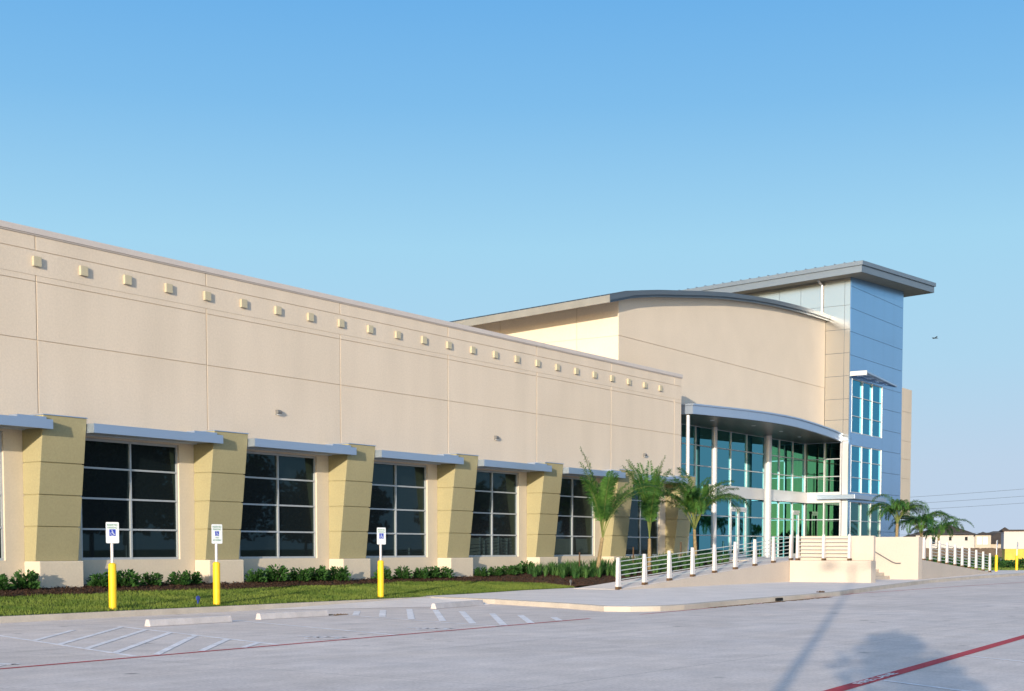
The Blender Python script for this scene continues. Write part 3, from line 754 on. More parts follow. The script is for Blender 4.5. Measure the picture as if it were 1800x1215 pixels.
# ================================================================== TERRACE, RAMPS, STAIRS
TB = empty('entrance_terrace', (0, 0, 0), 0, 'cream stucco entrance terrace with long ramps and recessed stairs in front of the lobby', 'terrace')
TZ = 1.03
m = MB()
m.prism([(40.72, 0.0), (55.2, 0.0), (55.2, TZ), (40.72, 0.135)], 'y', 23.28, 25.2)      # left ramp
m.box(55.2, 62.2, 22.9, 32.75, 0, TZ); m.box(62.2, 71.5, 23.3, 29, 0, TZ); m.box(62.2, 89, 29, 32.75, 0, TZ)
TS = m.build('landing', 'terrace', TB, bevel=0.01)
m = MB(); m.prism([(40.73, 0.139), (55.2, TZ+0.004), (55.2, TZ+0.010), (40.73, 0.145)], 'y', 23.30, 25.18); m.box(55.2, 71.5, 23.32, 29, TZ+0.001, TZ+0.008); m.box(55.2, 89, 29.0, 32.7, TZ+0.001, TZ+0.008); m.box(55.55, 62.2, 22.93, 23.32, TZ+0.001, TZ+0.008)
m.build('walking_surface', 'sidewalk', TB)
m = MB(); m.box(55.0, 55.56, 19.7, 23.26, 0, TZ); m.build('low_wall', 'terrace', TB, bevel=0.012)
m = MB(); m.box(55.42, 55.66, 19.76, 22.95, TZ+0.001, 2.06); m.build('parapet_wall', 'terrace', TB, bevel=0.012)
m = MB(); m.box(62.2, 62.75, 20.08, 23.29, 0, 2.07); m.build('stair_wall', 'terrace', TB, bevel=0.012)
m = MB()
for i in range(6): m.box(55.66, 62.2, 21.39+0.26*i, 22.9 if i < 5 else 22.9, 0.13+0.15*i if i else 0.1, 0.13+0.15*(i+1)) if 21.39+0.26*i < 22.85 else None
m.build('steps', 'kerb', TB, bevel=0.01)
m = MB(); m.prism([(62.75, 20.09), (70, 20.85), (82.3, 22.05), (82.3, 23.9), (62.75, 23.29)], 'z', 0, 0.14)
m.build('ramp_foot', 'terrace', TB)
m = MB()
a0, a1 = (62.75, 20.12), (82.0, 22.02)
m.add([(62.75, 20.12, 0), (82.0, 22.02, 0), (82.0, 23.9, 0), (62.75, 23.29, 0), (62.75, 20.12, TZ), (82.0, 22.02, 0.14), (82.0, 23.9, 0.14), (62.75, 23.29, TZ)], [(0,3,2,1),(4,5,6,7),(0,1,5,4),(1,2,6,5),(2,3,7,6),(3,0,4,7)])
m.build('right_ramp', 'terrace', TB)
m = MB(); m.tube([(62.08, 22.3, 1.53), (62.08, 21.25, 0.93), (62.08, 21.08, 0.87), (62.08, 20.85, 0.87)], 0.022, 8)
HR_ = m.build('handrail', 'lampgrey', TB)
for y, z in ((22.1, 1.42), (21.3, 0.96)): v = MB(); v.tube([(62.08, y, z), (62.2, y, z-0.05)], 0.012, 6); v.build('bracket', 'lampgrey', HR_)

# -- railings: blade posts and thin rods
def post_mb():
    m = MB()
    prof = [(-0.105, 0.06), (0.115, 0.06), (0.095, 0.45), (0.045, 0.95), (0.0, 1.09), (-0.065, 1.09), (-0.09, 0.8)]
    m.prism([(x, z) for x, z in prof], 'y', -0.05, 0.05)
    return m
proto = [None]
def railing(name, pts, label, cat, group, rods=6, yoff=0.03, ext=None):
    root = empty(name, pts[0], 0, label, cat, group)
    for i, p in enumerate(pts):
        l = tuple(a-b for a, b in zip(p, pts[0]))
        if proto[0] is None:
            o = post_mb().build('post', 'post', root, loc=l, bevel=0.006); proto[0] = o
            f_ = MB(); f_.box(-0.115, 0.125, -0.062, 0.062, 0.0, 0.095); f_.build('foot_plate', 'rust', o)
        else:
            o = copy_tree(proto[0], root); o.location = l
    ps = [tuple(a-b for a, b in zip(p, pts[0])) for p in (pts if ext is None else pts+ext)]
    for k in range(rods):
        z = 0.17+k*0.155
        r = MB(); r.tube([(p[0]-0.01, p[1]+yoff, p[2]+z) for p in ps], 0.017, 6); r.build('rod', 'rail', root)
    return root
pts = []
for i in range(9):
    x = 40.72+i*1.845; pts.append((x, 23.4, 0.135+max(0, x-40.72)*(TZ-0.135)/(55.2-40.72) if x < 55.2 else TZ))
railing('ramp_railing', pts, 'white blade-post railing with thin rods climbing the left ramp to the terrace', 'railing', 'white railings of the terrace')
railing('terrace_railing', [(55.25, 23.0, TZ), (55.2, 21.82, TZ), (55.2, 20.7, TZ)], 'short white railing on the low wall in front of the stair parapet', 'railing', 'white railings of the terrace', ext=None)
xs_ = [65.1, 67.1, 68.9, 70.9, 72.8, 74.75, 76.75, 78.85, 81.0]
pts = []
for x in xs_:
    t = (x-62.75)/(82.0-62.75); pts.append((x, 20.2+1.9*t, TZ+(0.14-TZ)*t))
railing('ramp_railing', pts, 'white blade-post railing stepping down the right ramp beyond the stair wall', 'railing', 'white railings of the terrace')
railing('terrace_railing', [(64.0, 20.4, TZ-0.06), (64.0, 21.4, TZ-0.06), (64.0, 22.6, TZ-0.06)], 'short white railing end-on to the viewer, just right of the tall stair wall', 'railing', 'white railings of the terrace')

# ================================================================== SIGNS
def sign(x, y, z0, rz, label, group, full, hsign=1.95, van=False):
    root = empty('parking_sign', (x, y, z0), rz, label, 'sign', group)
    m = MB(); m.tube([(0, 0, 0), (0, 0, 0.98), (0, 0, 1.01)], 0.088, 20); sl = m.build('bollard_sleeve', 'yellow', root, smooth=False)
    m = MB(); m.tube([(0, 0, 1.01), (0, 0, 1.04)], 0.088, 20, 0.05); m.build('cap', 'yellow', sl)
    m = MB(); m.tube([(0, 0, 1.0), (0, 0, hsign-0.03)], 0.033, 12); m.build('post', 'galv', root)
    w, h = (0.155, 0.47); z1 = hsign; z0_ = hsign-h
    prof = []
    for cx, cz, a in ((w-.025, z0_+.025, -90), (w-.025, z1-.025, 0), (-w+.025, z1-.025, 90), (-w+.025, z0_+.025, 180)):
        for k in range(4): t = R(a+k*30); prof.append((cx+.025*math.cos(t), cz+.025*math.sin(t)))
    m = MB(); m.prism(prof, 'y', -0.041, -0.036); pl = m.build('sign_plate', 'signwhite', root)
    def txt(s, size, zc_, mm='signgreen'):
        t = text_mb(s, size, 1.0, 0.0012); t.v = [(a, -0.0425, b+zc_) for a, b, c in t.v]; t.build('lettering', mm, pl, fix=False)
    txt('RESERVED', 0.056, z1-0.065); txt('PARKING', 0.056, z1-0.125)
    bs = 0.15 if not van else 0.11; bz = z1-0.16-bs/2-0.0 if not van else z1-0.225
    m = MB(); m.box(-bs/2, bs/2, -0.0435, -0.0412, bz-bs/2, bz+bs/2); sq = m.build('blue_square', 'signblue', pl)
    m = MB(); isa(m, 0, bz, bs*0.92, plane='xz', z=-0.0445, w=0.10); m.build('wheelchair_symbol', 'signwhite', sq, fix=False)
    if van: txt('VAN', 0.045, z1-0.325); txt('ACCESSIBLE', 0.045, z1-0.385)
    return root
sg = 'reserved parking signs on yellow bollards'
sign(20.48, 24.8, gz(20.48, 24.8), R(-14), 'leftmost reserved parking sign on a yellow bollard, in front of the first full window', sg, True)
s2 = sign(23.63, 24.8, gz(23.63, 24.8), R(-8), 'reserved parking sign with extra van accessible line, on a yellow bollard before a khaki pier', sg, True, van=True)
sign(29.84, 24.8, gz(29.84, 24.8), R(-12), 'reserved parking sign on a yellow bollard in front of the third full window', sg, True)
sign(87.95, 23.5, 0.12, R(5), 'nearer of two small yellow bollards with edge-on signs past the right ramp', 'far yellow bollards', True)
sign(93.6, 23.7, 0.05, R(5), 'farther of two small yellow bollards with edge-on signs at the right edge', 'far yellow bollards', True)

# wheel stops
def stop(x, y, L, rz, label):
    m = MB(); m.prism([(-0.085, 0), (-0.05, 0.125), (-0.035, 0.14), (0.035, 0.14), (0.05, 0.125), (0.085, 0)], 'x', 0, L)
    o = m.build('wheel_stop', 'stop', None, loc=(x, y, 0.003), rotz=rz, bevel=0.01)
    return tag(o, label, 'wheel stop', 'concrete wheel stops')
stop(18.08, 20.9, 2.15, R(-1), 'pale concrete wheel stop left of the others, beside the striped aisle')
stop(21.17, 20.98, 2.15, R(0), 'middle concrete wheel stop with brown litter at its far end')
stop(27.5, 21.15, 2.7, R(9), 'concrete wheel stop touching the kerb of the sidewalk')
m = MB()
for i in range(26):
    x, y = 23.45+rnd.uniform(0, .45), 20.95+rnd.uniform(-.12, .2); s_ = rnd.uniform(.02, .07)
    m.add([(x-s_, y-s_*.4, 0.006), (x+s_, y-s_*.3, 0.012), (x+s_*.7, y+s_*.5, 0.03), (x-s_*.6, y+s_*.4, 0.008)], [(0, 1, 2, 3)])
tag(m.build('leaf_litter', 'debris', fix=False), 'small patch of brown litter by the middle wheel stop', 'litter', kind='stuff')
m = MB()
for i in range(420):
    t = rnd.random(); x = 32.0+t*9.2; y = 15.78+t*0.42-rnd.random()**2*0.22-0.03; s_ = rnd.uniform(.01, .06)
    if 0.25 < t < 0.4 and rnd.random() < .6: continue
    m.add([(x-s_*2, y-s_*.3, 0.006), (x+s_*2, y-s_*.3, 0.006), (x+s_*1.6, y+s_*.3, 0.012), (x-s_*1.4, y+s_*.3, 0.01)], [(0, 1, 2, 3)])
tag(m.build('kerb_dirt', 'debris', fix=False), 'thin line of brown dirt gathered along the foot of the sidewalk kerb', 'dirt', kind='stuff')
m = MB()
for i in range(22):
    x, y = 41.6+rnd.gauss(0, .09), 16.5+rnd.gauss(0, .06); s_ = rnd.uniform(.02, .05)
    m.add([(x-s_, y, 0.135), (x+s_, y-s_*.3, 0.14), (x+s_*.7, y+s_*.2, 0.19), (x-s_*.6, y+s_*.4, 0.16)], [(0, 1, 2, 3)])
tag(m.build('kerb_litter', 'stake', fix=False), 'small dark clump of litter on the kerb in front of the terrace wall', 'litter', kind='stuff')
# drain mouth in the kerb and small bits
m = MB(); m.box(37.0, 37.45, 16.03, 16.10, 0.02, 0.10); tag(m.build('kerb_drain', 'black'), 'small black drain opening in the sidewalk kerb', 'drain')
for i, (x, y, z, lb) in enumerate(((23.3, 25.1, 0, 'small blue marker stake in the grass between the two left parking signs'), (42.0, 26.1, 0, 'small grey-blue marker at the grass edge left of the ramp'), (46.6, 25.6, 0, 'small blue marker in the mulch behind the ramp foot'), (58.5, 26.5, TZ-gz(58.5, 26.5), 'small blue object lying at the top of the ramp near the doors'))):
    zz_ = gz(x, y)+z; m = MB(); m.box(-.015, .015, -.015, .015, 0, 0.14); m.prism([(-.045, .1), (.045, .1), (.05, .17), (0, .2), (-.05, .17)], 'y', -.02, .02)
    o = m.build('marker_stake', 'bluestake' if i != 1 else 'lampgrey', None, loc=(x, y, zz_)); tag(o, lb, 'marker')

# ================================================================== PLANTS
def leafball(m, rx_, ry_, h, n, size):
    for i in range(n):
        t = rnd.uniform(0, 6.28); u = rnd.random()**0.45; ph = rnd.uniform(0, 1)
        lump = 1+0.22*math.sin(3*t+ph*5)+0.12*math.sin(7*t)
        r = u*lump*math.sqrt(max(0, 1-(ph*0.92)**2))
        p = Vector((rx_*r*math.cos(t), ry_*r*math.sin(t), h*(0.06+ph*u*1.0)))
        d = Vector((math.cos(t)*(0.3+u), math.sin(t)*(0.3+u), rnd.uniform(0.1, 1.4))).normalized()
        s = d.cross(Vector((rnd.uniform(-1, 1), rnd.uniform(-1, 1), rnd.uniform(-1, 1)))).normalized()
        L_ = size*rnd.uniform(0.7, 1.4); w = L_*0.24
        m.add([p, p+d*L_*0.5+s*w, p+d*L_, p+d*L_*0.5-s*w], [(0, 1, 2, 3)])
shr = []
for v_ in range(4):
    m = MB(); leafball(m, 0.36, 0.33, 0.46, 520, 0.13)
    st = MB()
    for k in range(6):
        a = k*1.05; st.tube([(0, 0, -0.05), (0.1*math.cos(a), 0.1*math.sin(a), 0.15), (0.2*math.cos(a), 0.2*math.sin(a), 0.34)], 0.008, 5)
    shr.append((m, st))
protos = []
for m, st in shr:
    o = m.build('shrub', 'shrub', None, fix=False); s_ = st.build('stem', 'bark', o); protos.append(o)
layouts = {3: [3.5, 4.35, 5.2], 4: [1.8, 2.5, 3.45, 4.3, 5.0], 5: [1.7, 2.6, 3.5, 4.3, 5.15], 6: [1.75, 2.65, 3.6, 4.35, 4.95], 7: [1.7, 2.45, 3.2, 3.95, 4.65]}
wname = {3: 'cut-off window at the left edge', 4: 'first full window', 5: 'second full window', 6: 'third full window', 7: 'fourth full window'}
ordn = ['leftmost', 'second from left', 'middle', 'second from right', 'rightmost']
first = set()
for b_, ls in layouts.items():
    for i, dx in enumerate(ls):
        pi = rnd.randrange(4)
        if pi not in first: o = protos[pi]; first.add(pi)
        else: o = copy_tree(protos[pi])
        x = PX[b_]+dx+rnd.uniform(-.06, .06); y = 29.2+rnd.uniform(-.12, .15)
        o.location = (x, y, gz(x, y)+0.02); o.rotation_euler = (0, 0, rnd.uniform(0, 6.28)); s_ = rnd.uniform(0.68, 0.98)
        o.scale = (s_*rnd.uniform(.95, 1.1), s_, s_*rnd.uniform(.85, 1.15))
        nm = ordn[i] if len(ls) == 5 else ['leftmost', 'middle', 'rightmost'][i]
        tag(o, f'low round green shrub below the {wname[b_]}, {nm} of its row', 'shrub', 'low shrubs along the wall')
# strappy ground cover
def tuft(m, x, y, z, n, h, spread):
    for i in range(n):
        a = rnd.uniform(0, 6.28); d = Vector((math.cos(a), math.sin(a), 0)); p = Vector((x, y, z))+d*rnd.uniform(0, .07)
        H = h*rnd.uniform(.6, 1.15); sp = spread*rnd.uniform(.2, 1.2); w = rnd.uniform(.007, .014)
        s = Vector((-d.y, d.x, 0))*w; q = p+d*sp*.35+Vector((0, 0, H*.65)); t = p+d*sp+Vector((0, 0, H*rnd.uniform(.8, 1.0)))
        m.add([p-s, p+s, q+s, q-s, t], [(0, 1, 2, 3), (3, 2, 4)])
m = MB()
for i in range(260):
    x = rnd.uniform(43.6, 54.6); y = rnd.uniform(max(25.75, 27.3-(x-43.6)*.5), 29.2)
    tuft(m, x, y, gz(x, y), 34, 0.50, 0.28)
tag(m.build('flax_bed', 'flax', fix=False), 'dense strappy green ground cover behind the left ramp railing', 'ground cover', kind='stuff')
m = MB(); tuft(m, 0, 0, 0, 70, 0.45, 0.35)
o = m.build('flax_clump', 'flax', None, loc=(43.0, 28.3, gz(43, 28.3)), fix=False); tag(o, 'strappy green clump standing alone left of the dense planting', 'plant')

def frond(lf, st, base, az, L_, pitch, droop, llen=0.50, nseg=26, dens=3, w0=0.0125):
    p = Vector(base); pit = pitch; pts = [p.copy()]; ds = []
    for i in range(nseg):
        t = i/nseg
        d = Vector((math.cos(az)*math.cos(pit), math.sin(az)*math.cos(pit), math.sin(pit))); ds.append(d)
        p = p+d*L_/nseg; pts.append(p.copy()); pit -= droop/nseg*(0.35+1.5*t)
    st.tube(pts[::3], 0.018, 5, 0.004)
    for i in range(int(nseg*0.27), nseg):
        t = i/nseg; ll = llen*math.sin(math.pi*(0.12+0.85*t))**0.7*rnd.uniform(.85, 1.1)
        d = ds[min(i, nseg-1)]; sd_ = d.cross(Vector((0, 0, 1)));  sd_ = sd_.normalized() if sd_.length > .01 else Vector((1, 0, 0)); up = sd_.cross(d)
        for k in range(dens):
            q = pts[i]+(pts[i+1]-pts[i])*k/dens
            for sg_ in (-1, 1):
                for e_ in range(2):
                    dr = (d*rnd.uniform(.45, .8)+sd_*sg_*rnd.uniform(.6, 1.0)+up*rnd.uniform(-.25, .55)).normalized()
                    n_ = dr.cross(up+Vector((rnd.uniform(-.4, .4), rnd.uniform(-.4, .4), 0))).normalized()*w0
                    mid = q+dr*ll*.5; tip = q+dr*ll*.92-Vector((0, 0, ll*rnd.uniform(.15, .42)))
                    lf.add([q, mid+n_, tip, mid-n_], [(0, 1, 2, 3)])
def palm(name, loc, trunk_h, lean, fr, label, group, rad=(0.085, 0.06), stakes=True, llen=0.5):
    root = empty(name, loc, 0, label, 'palm', group)
    tp = Vector((lean[0], lean[1], trunk_h)); m = MB()
    n = 9; pts = [Vector((lean[0]*(i/n)**1.3, lean[1]*(i/n)**1.3, -0.1+(trunk_h+.1)*i/n)) for i in range(n+1)]
    rings = MB(); rings.tube(pts, rad[0], 12, rad[1])
    for i in range(14):
        t = (i+.5)/14; c = pts[int(t*n)].lerp(pts[min(n, int(t*n)+1)], t*n-int(t*n)); r_ = rad[0]+(rad[1]-rad[0])*t
        rings.tube([c-Vector((0, 0, .012)), c+Vector((0, 0, .012))], r_*1.12, 10)
    rings.build('trunk', 'trunk', root)
    lf, st = MB(), MB()
    for (az, L_, pitch, droop) in fr: frond(lf, st, tp+Vector((0, 0, rnd.uniform(-.12, .1))), az, L_, pitch, droop, llen)
    lf.build('crown', 'palm', root, fix=False); st.build('frond_stems', 'palmdry', root)
    if stakes:
        for a in (0.4, 2.6):
            s_ = MB(); s_.box(-.02, .02, -.02, .02, -.1, .95); s_.build('support_stake', 'stake', root, loc=(0.75*math.cos(a), 0.75*math.sin(a), 0))
    return root
def upright(n, L0, L1, p0, p1, d0, d1, ang=None):
    o = []
    for i in range(n):
        a = 6.283*i/n+rnd.uniform(-.25, .25) if ang is None else ang[i]
        o.append((a, rnd.uniform(L0, L1), R(rnd.uniform(p0, p1)), R(rnd.uniform(d0, d1))))
    return o
SR = -YAW+math.pi/2*0
Rt = YAW-math.pi/2      # azimuth pointing to the right in the picture
fr = upright(12, 2.2, 2.9, 80, 88, 12, 50)+[(Rt, 3.9, R(74), R(125)), (Rt+.35, 3.6, R(76), R(105)), (Rt+.9, 3.0, R(74), R(90)), (Rt-.4, 3.5, R(75), R(110)), (Rt+math.pi, 3.5, R(84), R(22)), (Rt+math.pi+.3, 3.0, R(83), R(28))]
palm('palm_tree', (45.35, 27.0, gz(45.35, 27)), 1.5, (0.22, -.1), fr, 'leftmost of the three slender young palms behind the ramp railing, fronds sweeping right', 'young palms by the lobby')
fr = upright(17, 2.4, 3.5, 83, 90, 10, 50)
palm('palm_tree', (49.5, 27.0, gz(49.5, 27)), 1.3, (0.0, 0.0), fr, 'middle young palm with a narrow upright crown, between the other two behind the ramp railing', 'young palms by the lobby')
fr = upright(20, 2.4, 3.2, 72, 86, 50, 125)+[(Rt, 3.5, R(72), R(150)), (Rt+.5, 3.4, R(72), R(140)), (Rt-.4, 3.4, R(74), R(135)), (Rt+math.pi, 3.4, R(74), R(150)), (Rt+math.pi-.5, 3.2, R(70), R(140)), (Rt+math.pi/2, 3.1, R(70), R(140)), (Rt-math.pi/2, 3.1, R(70), R(140))]
palm('palm_tree', (53.75, 27.05, gz(53.7, 27)), 1.5, (-0.15, 0.0), fr, 'rightmost of the three young palms behind the ramp railing, with the fullest arching crown', 'young palms by the lobby')
fr = upright(19, 2.2, 3.0, 60, 88, 130, 178)
palm('palm_tree', (76.6, 26.0, 0.1), 2.85, (0.1, 0), fr, 'arching palm in front of the silver tower foot, left of its neighbour', 'palms beyond the stairs', (0.11, 0.08), False, 0.4)
fr = upright(19, 2.3, 3.1, 55, 86, 120, 172)
palm('palm_tree', (81.0, 26.0, 0.1), 2.35, (0, 0), fr, 'spreading palm standing against the sky beyond the stair wall', 'palms beyond the stairs', (0.11, 0.08), False, 0.4)
fr = upright(13, 2.0, 2.8, 50, 82, 110, 165)
palm('palm_tree', (86.3, 26.6, 0.0), 2.2, (0, 0), fr, 'rightmost drooping palm above the white railing and the far house', 'palms beyond the stairs', (0.10, 0.07), False, 0.4)

# ================================================================== OFF TO THE LEFT AND BEHIND THE CAMERA (cast shadows, seen in the glass)
def tree(name, loc, h, cr, ch, label, group, n=2600, leaf=0.16, flat=1.0):
    root = empty(name, loc, rnd.uniform(0, 6), label, 'tree', group)
    m = MB(); m.tube([(0, 0, -.1), (0.05, 0, h*.35), (-.05, .05, h*.7)], 0.05*h**.6, 10, 0.02*h**.6)
    for k in range(7):
        a = k*.9; z = h-ch*.75+rnd.uniform(0, ch*.3)
        m.tube([(0, 0, z-.3*ch*.5), (cr*.35*math.cos(a), cr*.35*math.sin(a), z+ch*.1), (cr*.7*math.cos(a), cr*.7*math.sin(a), z+ch*.22)], 0.018*h**.6, 6, 0.006)
    m.build('trunk', 'bark', root)
    cl = [(rnd.uniform(0, 6.28), rnd.uniform(.2, .75), rnd.uniform(-.75, .8), rnd.uniform(.3, .5)) for _ in range(16)]
    lf = MB(); c0 = Vector((0, 0, h-ch/2))
    for i in range(n):
        a, r, zc_, s_ = cl[rnd.randrange(len(cl))]
        rr = r*math.sqrt(1-zc_**2*.8)
        c = Vector((cr*rr*math.cos(a), cr*rr*math.sin(a), ch/2*zc_))
        d = Vector((rnd.gauss(0, 1), rnd.gauss(0, 1), rnd.gauss(0, 1))).normalized()*rnd.random()**.4*s_
        p = c0+c+Vector((d.x*cr, d.y*cr, d.z*ch/2))
        u = Vector((rnd.gauss(0, 1), rnd.gauss(0, 1), rnd.gauss(0, 1))).normalized(); v = u.orthogonal().normalized()
        L_ = leaf*rnd.uniform(.7, 1.4)
        lf.add([p-u*L_*.5, p+v*L_*.28, p+u*L_*.5, p-v*L_*.28], [(0, 1, 2, 3)])
    lf.build('crown', 'treeleaf', root, fix=False)
    return root
tree('parking_lot_tree', (-2.78, -1.45, 0), 4.6, 0.98, 2.4, 'small round parking lot tree behind the camera casting its shadow on the pavement', None, 1500, 0.17)
LP = empty('street_lamp', (-3.0, -0.03, 0), 0, 'tall parking lot lamp pole behind the camera casting the long shadow', 'street lamp')
m = MB(); m.tube([(0, 0, 0), (0, 0, 10.9)], 0.085, 14, 0.06); m.build('pole', 'pole', LP)
m = MB(); m.tube([(0, 0, 0), (0, 0, 0.7)], 0.3, 18); m.build('concrete_base', 'kerb', LP)
for s_ in (-1, 1):
    ax, ay = -math.sin(SUN_AZ)*s_, math.cos(SUN_AZ)*s_
    m = MB(); m.tube([(0, 0, 10.7), (ax*.7, ay*.7, 10.8)], 0.035, 8); m.build('arm', 'pole', LP)
    m = MB(); m.prism([(-.3, 0), (.3, 0), (.22, .16), (-.22, .16)], 'x', -.25, .25); m.build('lamp_head', 'pole', LP, loc=(ax*.95, ay*.95, 10.75))
tp_ = None
for i in range(14):
    x = 58+i*9+rnd.uniform(-2, 2); y = -52+rnd.uniform(-6, 6)
    if i == 0: tp_ = tree('shade_tree', (x, y, 0), 11, 5.5, 8, 'x', 'trees across the parking lot', 2600, 0.8); o = tp_
    else: o = copy_tree(tp_); o.location = (x, y, 0); o.rotation_euler = (0, 0, rnd.uniform(0, 6)); s_ = rnd.uniform(1.2, 1.6) if i < 5 else rnd.uniform(.6, 1.05); o.scale = (s_, s_, s_)
    o['label'] = 'dark tree across the parking lot, behind the camera, seen only mirrored in the windows'

for i in range(8):
    o = copy_tree(tp_); o.location = (-95+rnd.uniform(-8, 8), -62+i*15+rnd.uniform(-4, 4), 0); s_ = rnd.uniform(.45, .8); o.scale = (s_, s_, s_); o.rotation_euler = (0, 0, i)
    o['label'] = 'tree far behind the camera on the sunward side, seen only mirrored in the lobby glass'; o['group'] = 'trees on the sunward side'
# ================================================================== FAR RIGHT
m = MB(); m.add([(135, -60, -0.05), (215, -60, -0.05), (255, 140, -0.05), (150, 140, -0.05)], [(0, 1, 2, 3)])
tag(m.build('dirt_strip', 'dirt', fix=False), kind='structure')
V = (0.955, 0.296)
def faraway(name, cx, cy, rz, label, cat, group=None): return empty(name, (cx, cy, 0), rz, label, cat, group)
def hip(m, x0, x1, y0, y1, z0, zt, ov=0.5):
    x0 -= ov; x1 += ov; y0 -= ov; y1 += ov; d = (y1-y0)/2; ym = (y0+y1)/2
    if x1-x0 > y1-y0: a, b = (x0+d, ym, zt), (x1-d, ym, zt); F = [(0, 1, 5, 4), (1, 2, 5), (2, 3, 4, 5), (3, 0, 4), (0, 3, 2, 1)]
    else: d = (x1-x0)/2; xm = (x0+x1)/2; a, b = (xm, y0+d, zt), (xm, y1-d, zt); F = [(0, 1, 4), (1, 2, 5, 4), (2, 3, 5), (3, 0, 4, 5), (0, 3, 2, 1)]
    m.add([(x0, y0, z0), (x1, y0, z0), (x1, y1, z0), (x0, y1, z0), a, b], F)
hg = 'houses beyond the field'
hrz = math.atan2(V[1], V[0])-math.pi/2        # local -Y looks back at the camera
def px(x, depth):   # helper: lateral offset of a bearing at a depth, used once for distant houses
    return None
def house(c, w, d, hw, hr, wallm, label, wins, wing=None):
    r = faraway('house', c[0], c[1], hrz, label, 'house', hg)
    m = MB(); m.box(-w/2, w/2, 0, d, -0.1, hw); wl_ = m.build('wall', wallm, r)
    m = MB(); hip(m, -w/2, w/2, 0, d, hw, hr); m.build('roof', 'shingle', r)
    for (x, z, ww, wh) in wins:
        m = MB(); m.box(x-ww/2, x+ww/2, -0.05, 0.02, z-wh/2, z+wh/2); o = m.build('window', 'pane', r)
        m = MB(); m.box(x-ww/2-.08, x+ww/2+.08, -0.08, -0.055, z-wh/2-.1, z-wh/2); m.build('frame', 'housewhite', o)
    if wing:
        x0, x1, z1, zt = wing
        m = MB(); m.box(x0, x1, -1.6, -0.06, -.1, z1); m.build('bay_wall', 'housecream', r)
        m = MB(); hip(m, x0, x1, -1.6, 3, z1, zt, .3); m.build('bay_roof', 'shingle', r)
        for k in range(2):
            m = MB(); m.box(x0+.35+k*1.2, x0+1.35+k*1.2, -1.65, -1.61, z1-2.0, z1-.35); m.build('bay_window', 'soffit', r)
    return r
house((301.3, 91.3), 12.6, 11, 4.6, 6.9, 'housewhite', 'long white house with brown hip roof and three small dark windows beyond the field', [(-2.6, 3.4, .75, 1.5), (0.9, 3.8, .55, .8), (4.2, 3.8, .55, .8)], (6.0, 9.2, 4.55, 5.3))
house((310, 80.9), 9.5, 14, 2.7, 6.4, 'housecream', 'brown-roofed house right of the long white house, its roof sloping almost to the fence', [(2, 1.6, 1, 1)])
house((340, 89.5), 14, 10, 4.2, 5.9, 'housecream', 'distant pale house with low brown roof between the big roof and the cream building', [(3, 3.2, 1, 1)])
house((345, 108.5), 14, 10, 4.4, 6.2, 'housecream', 'distant brown-roofed house partly hidden by the left palm crowns', [(3, 3.2, 1, 1)])
r = faraway('utility_building', 178.0, 44.0, hrz, 'cream flat-roofed building with yellow lower cladding at the right edge', 'building')
m = MB(); m.box(-2.6, 6, 0, 8, 1.55, 3.75); m.build('upper_wall', 'housewhite', r)
m = MB(); m.box(-2.45, 6, 0.1, 8, -.1, 1.55); m.build('lower_wall', 'yellowwall', r)
m = MB(); m.box(-2.8, 6.2, -.2, 8.2, 3.75, 3.95); m.build('roof', 'shingle', r)
# timber fence in boards along the back of the field
m = MB(); a = Vector((268, 96)); b = Vector((285, 60)); n = 150; d = (b-a)/n; nn = Vector((-d.y, d.x)).normalized()*.04
for i in range(n):
    p, q = a+d*i, a+d*(i+.93); h = 1.75+rnd.uniform(-.06, .06)
    m.prism([tuple(p-nn), tuple(q-nn), tuple(q+nn), tuple(p+nn)], 'z', -.1, h)
tag(m.build('board_fence', 'fence'), 'dark brown timber board fence in front of the far houses', 'fence')
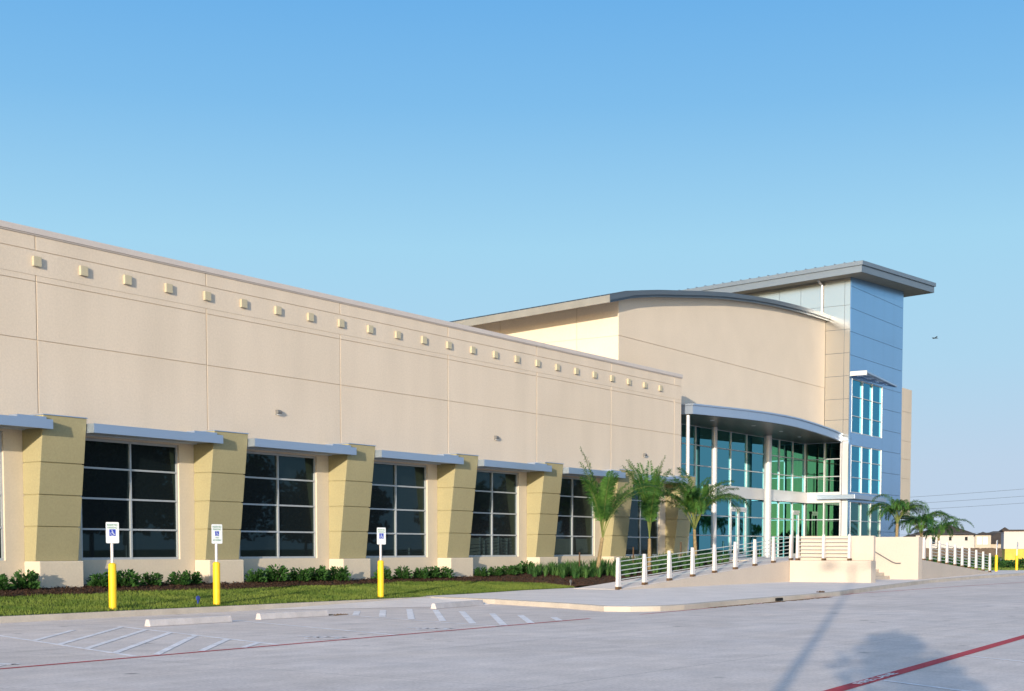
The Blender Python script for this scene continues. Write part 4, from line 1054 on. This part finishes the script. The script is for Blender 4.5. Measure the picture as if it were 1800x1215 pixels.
# hedge row behind the far bollards
m = MB()
for i in range(5200):
    t = rnd.random(); p = Vector((118+rnd.uniform(-1.2, 1.2), 20+t*22, rnd.uniform(0, .75)*(1+.25*math.sin(t*37))))
    u = Vector((rnd.gauss(0, 1), rnd.gauss(0, 1), rnd.gauss(0, 1))).normalized()*.13; v = u.orthogonal().normalized()*.08
    m.add([p-u, p+v, p+u, p-v], [(0, 1, 2, 3)])
tag(m.build('hedge', 'shrub', None, fix=False), 'low dark green hedge row behind the far yellow bollards', 'hedge')
m = MB()
for i in range(26000):
    x = rnd.uniform(92, 150); y = rnd.uniform(18, 42)
    if y < 24.8 and x < 96.5: continue
    a = rnd.uniform(0, 3.14); w = .03; h = rnd.uniform(.05, .13)
    m.add([(x-w*math.cos(a), y-w*math.sin(a), -.06), (x+w*math.cos(a), y+w*math.sin(a), -.06), (x, y, h-.06)], [(0, 1, 2)])
tag(m.build('field_grass', 'blade', None, fix=False), 'rough green grass beyond the end of the parking lot', 'grass', kind='stuff')
# overhead wires on two poles (one off the right edge, one behind the tower)
pa, pb = Vector((205, 20)), Vector((215, 118))
for i, (p, lb) in enumerate(((pa, 'tall timber utility pole carrying the wires, off the right edge'), (pb, 'tall timber utility pole carrying the wires, hidden behind the tower'))):
    U = empty('utility_pole', (p.x, p.y, 0), 0, lb, 'utility pole')
    m = MB(); m.tube([(0, 0, -.1), (0, 0, 12.6)], .16, 10, .11); m.build('pole', 'bark', U)
    m = MB(); m.box(-.06, .06, -1.2, 1.2, 12.1, 12.25); m.build('crossarm', 'bark', U)
for i, (za, zb) in enumerate(((12.2, 8.6), (11.1, 7.7), (10.0, 6.9), (5.35, 3.9))):
    pts = []
    for k in range(25):
        t = k/24; p = pa.lerp(pb, t); pts.append((p.x, p.y, za+(zb-za)*t-0.9*math.sin(math.pi*t)+0.9*0))
    m = MB(); m.tube(pts, 0.022, 4)
    tag(m.build('power_line', 'wire', None), ['topmost thin wire crossing the sky right of the tower', 'second thin wire from the top, right of the tower', 'third thin wire from the top, right of the tower', 'lowest thin wire, just above the far roofs'][i], 'wire', 'overhead wires')
# bird
bd = empty('bird', (90.7, 28.4, 15.25), R(-40), 'tiny dark bird flying in the clear sky right of the tower', 'bird')
m = MB(); m.tube([(-.2, 0, 0), (-.08, 0, .01), (.06, 0, .015), (.15, 0, .02), (.2, 0, .015)], .045, 8, .012)
m.add([(.02, .03, .02), (-.08, .03, .02), (-.12, .28, .08), (-.02, .3, .1)], [(0, 1, 2, 3)]); m.add([(.02, -.03, .02), (-.08, -.03, .02), (-.12, -.28, .08), (-.02, -.3, .1)], [(0, 1, 2, 3)])
m.build('bird_body', 'bird', bd, fix=False)
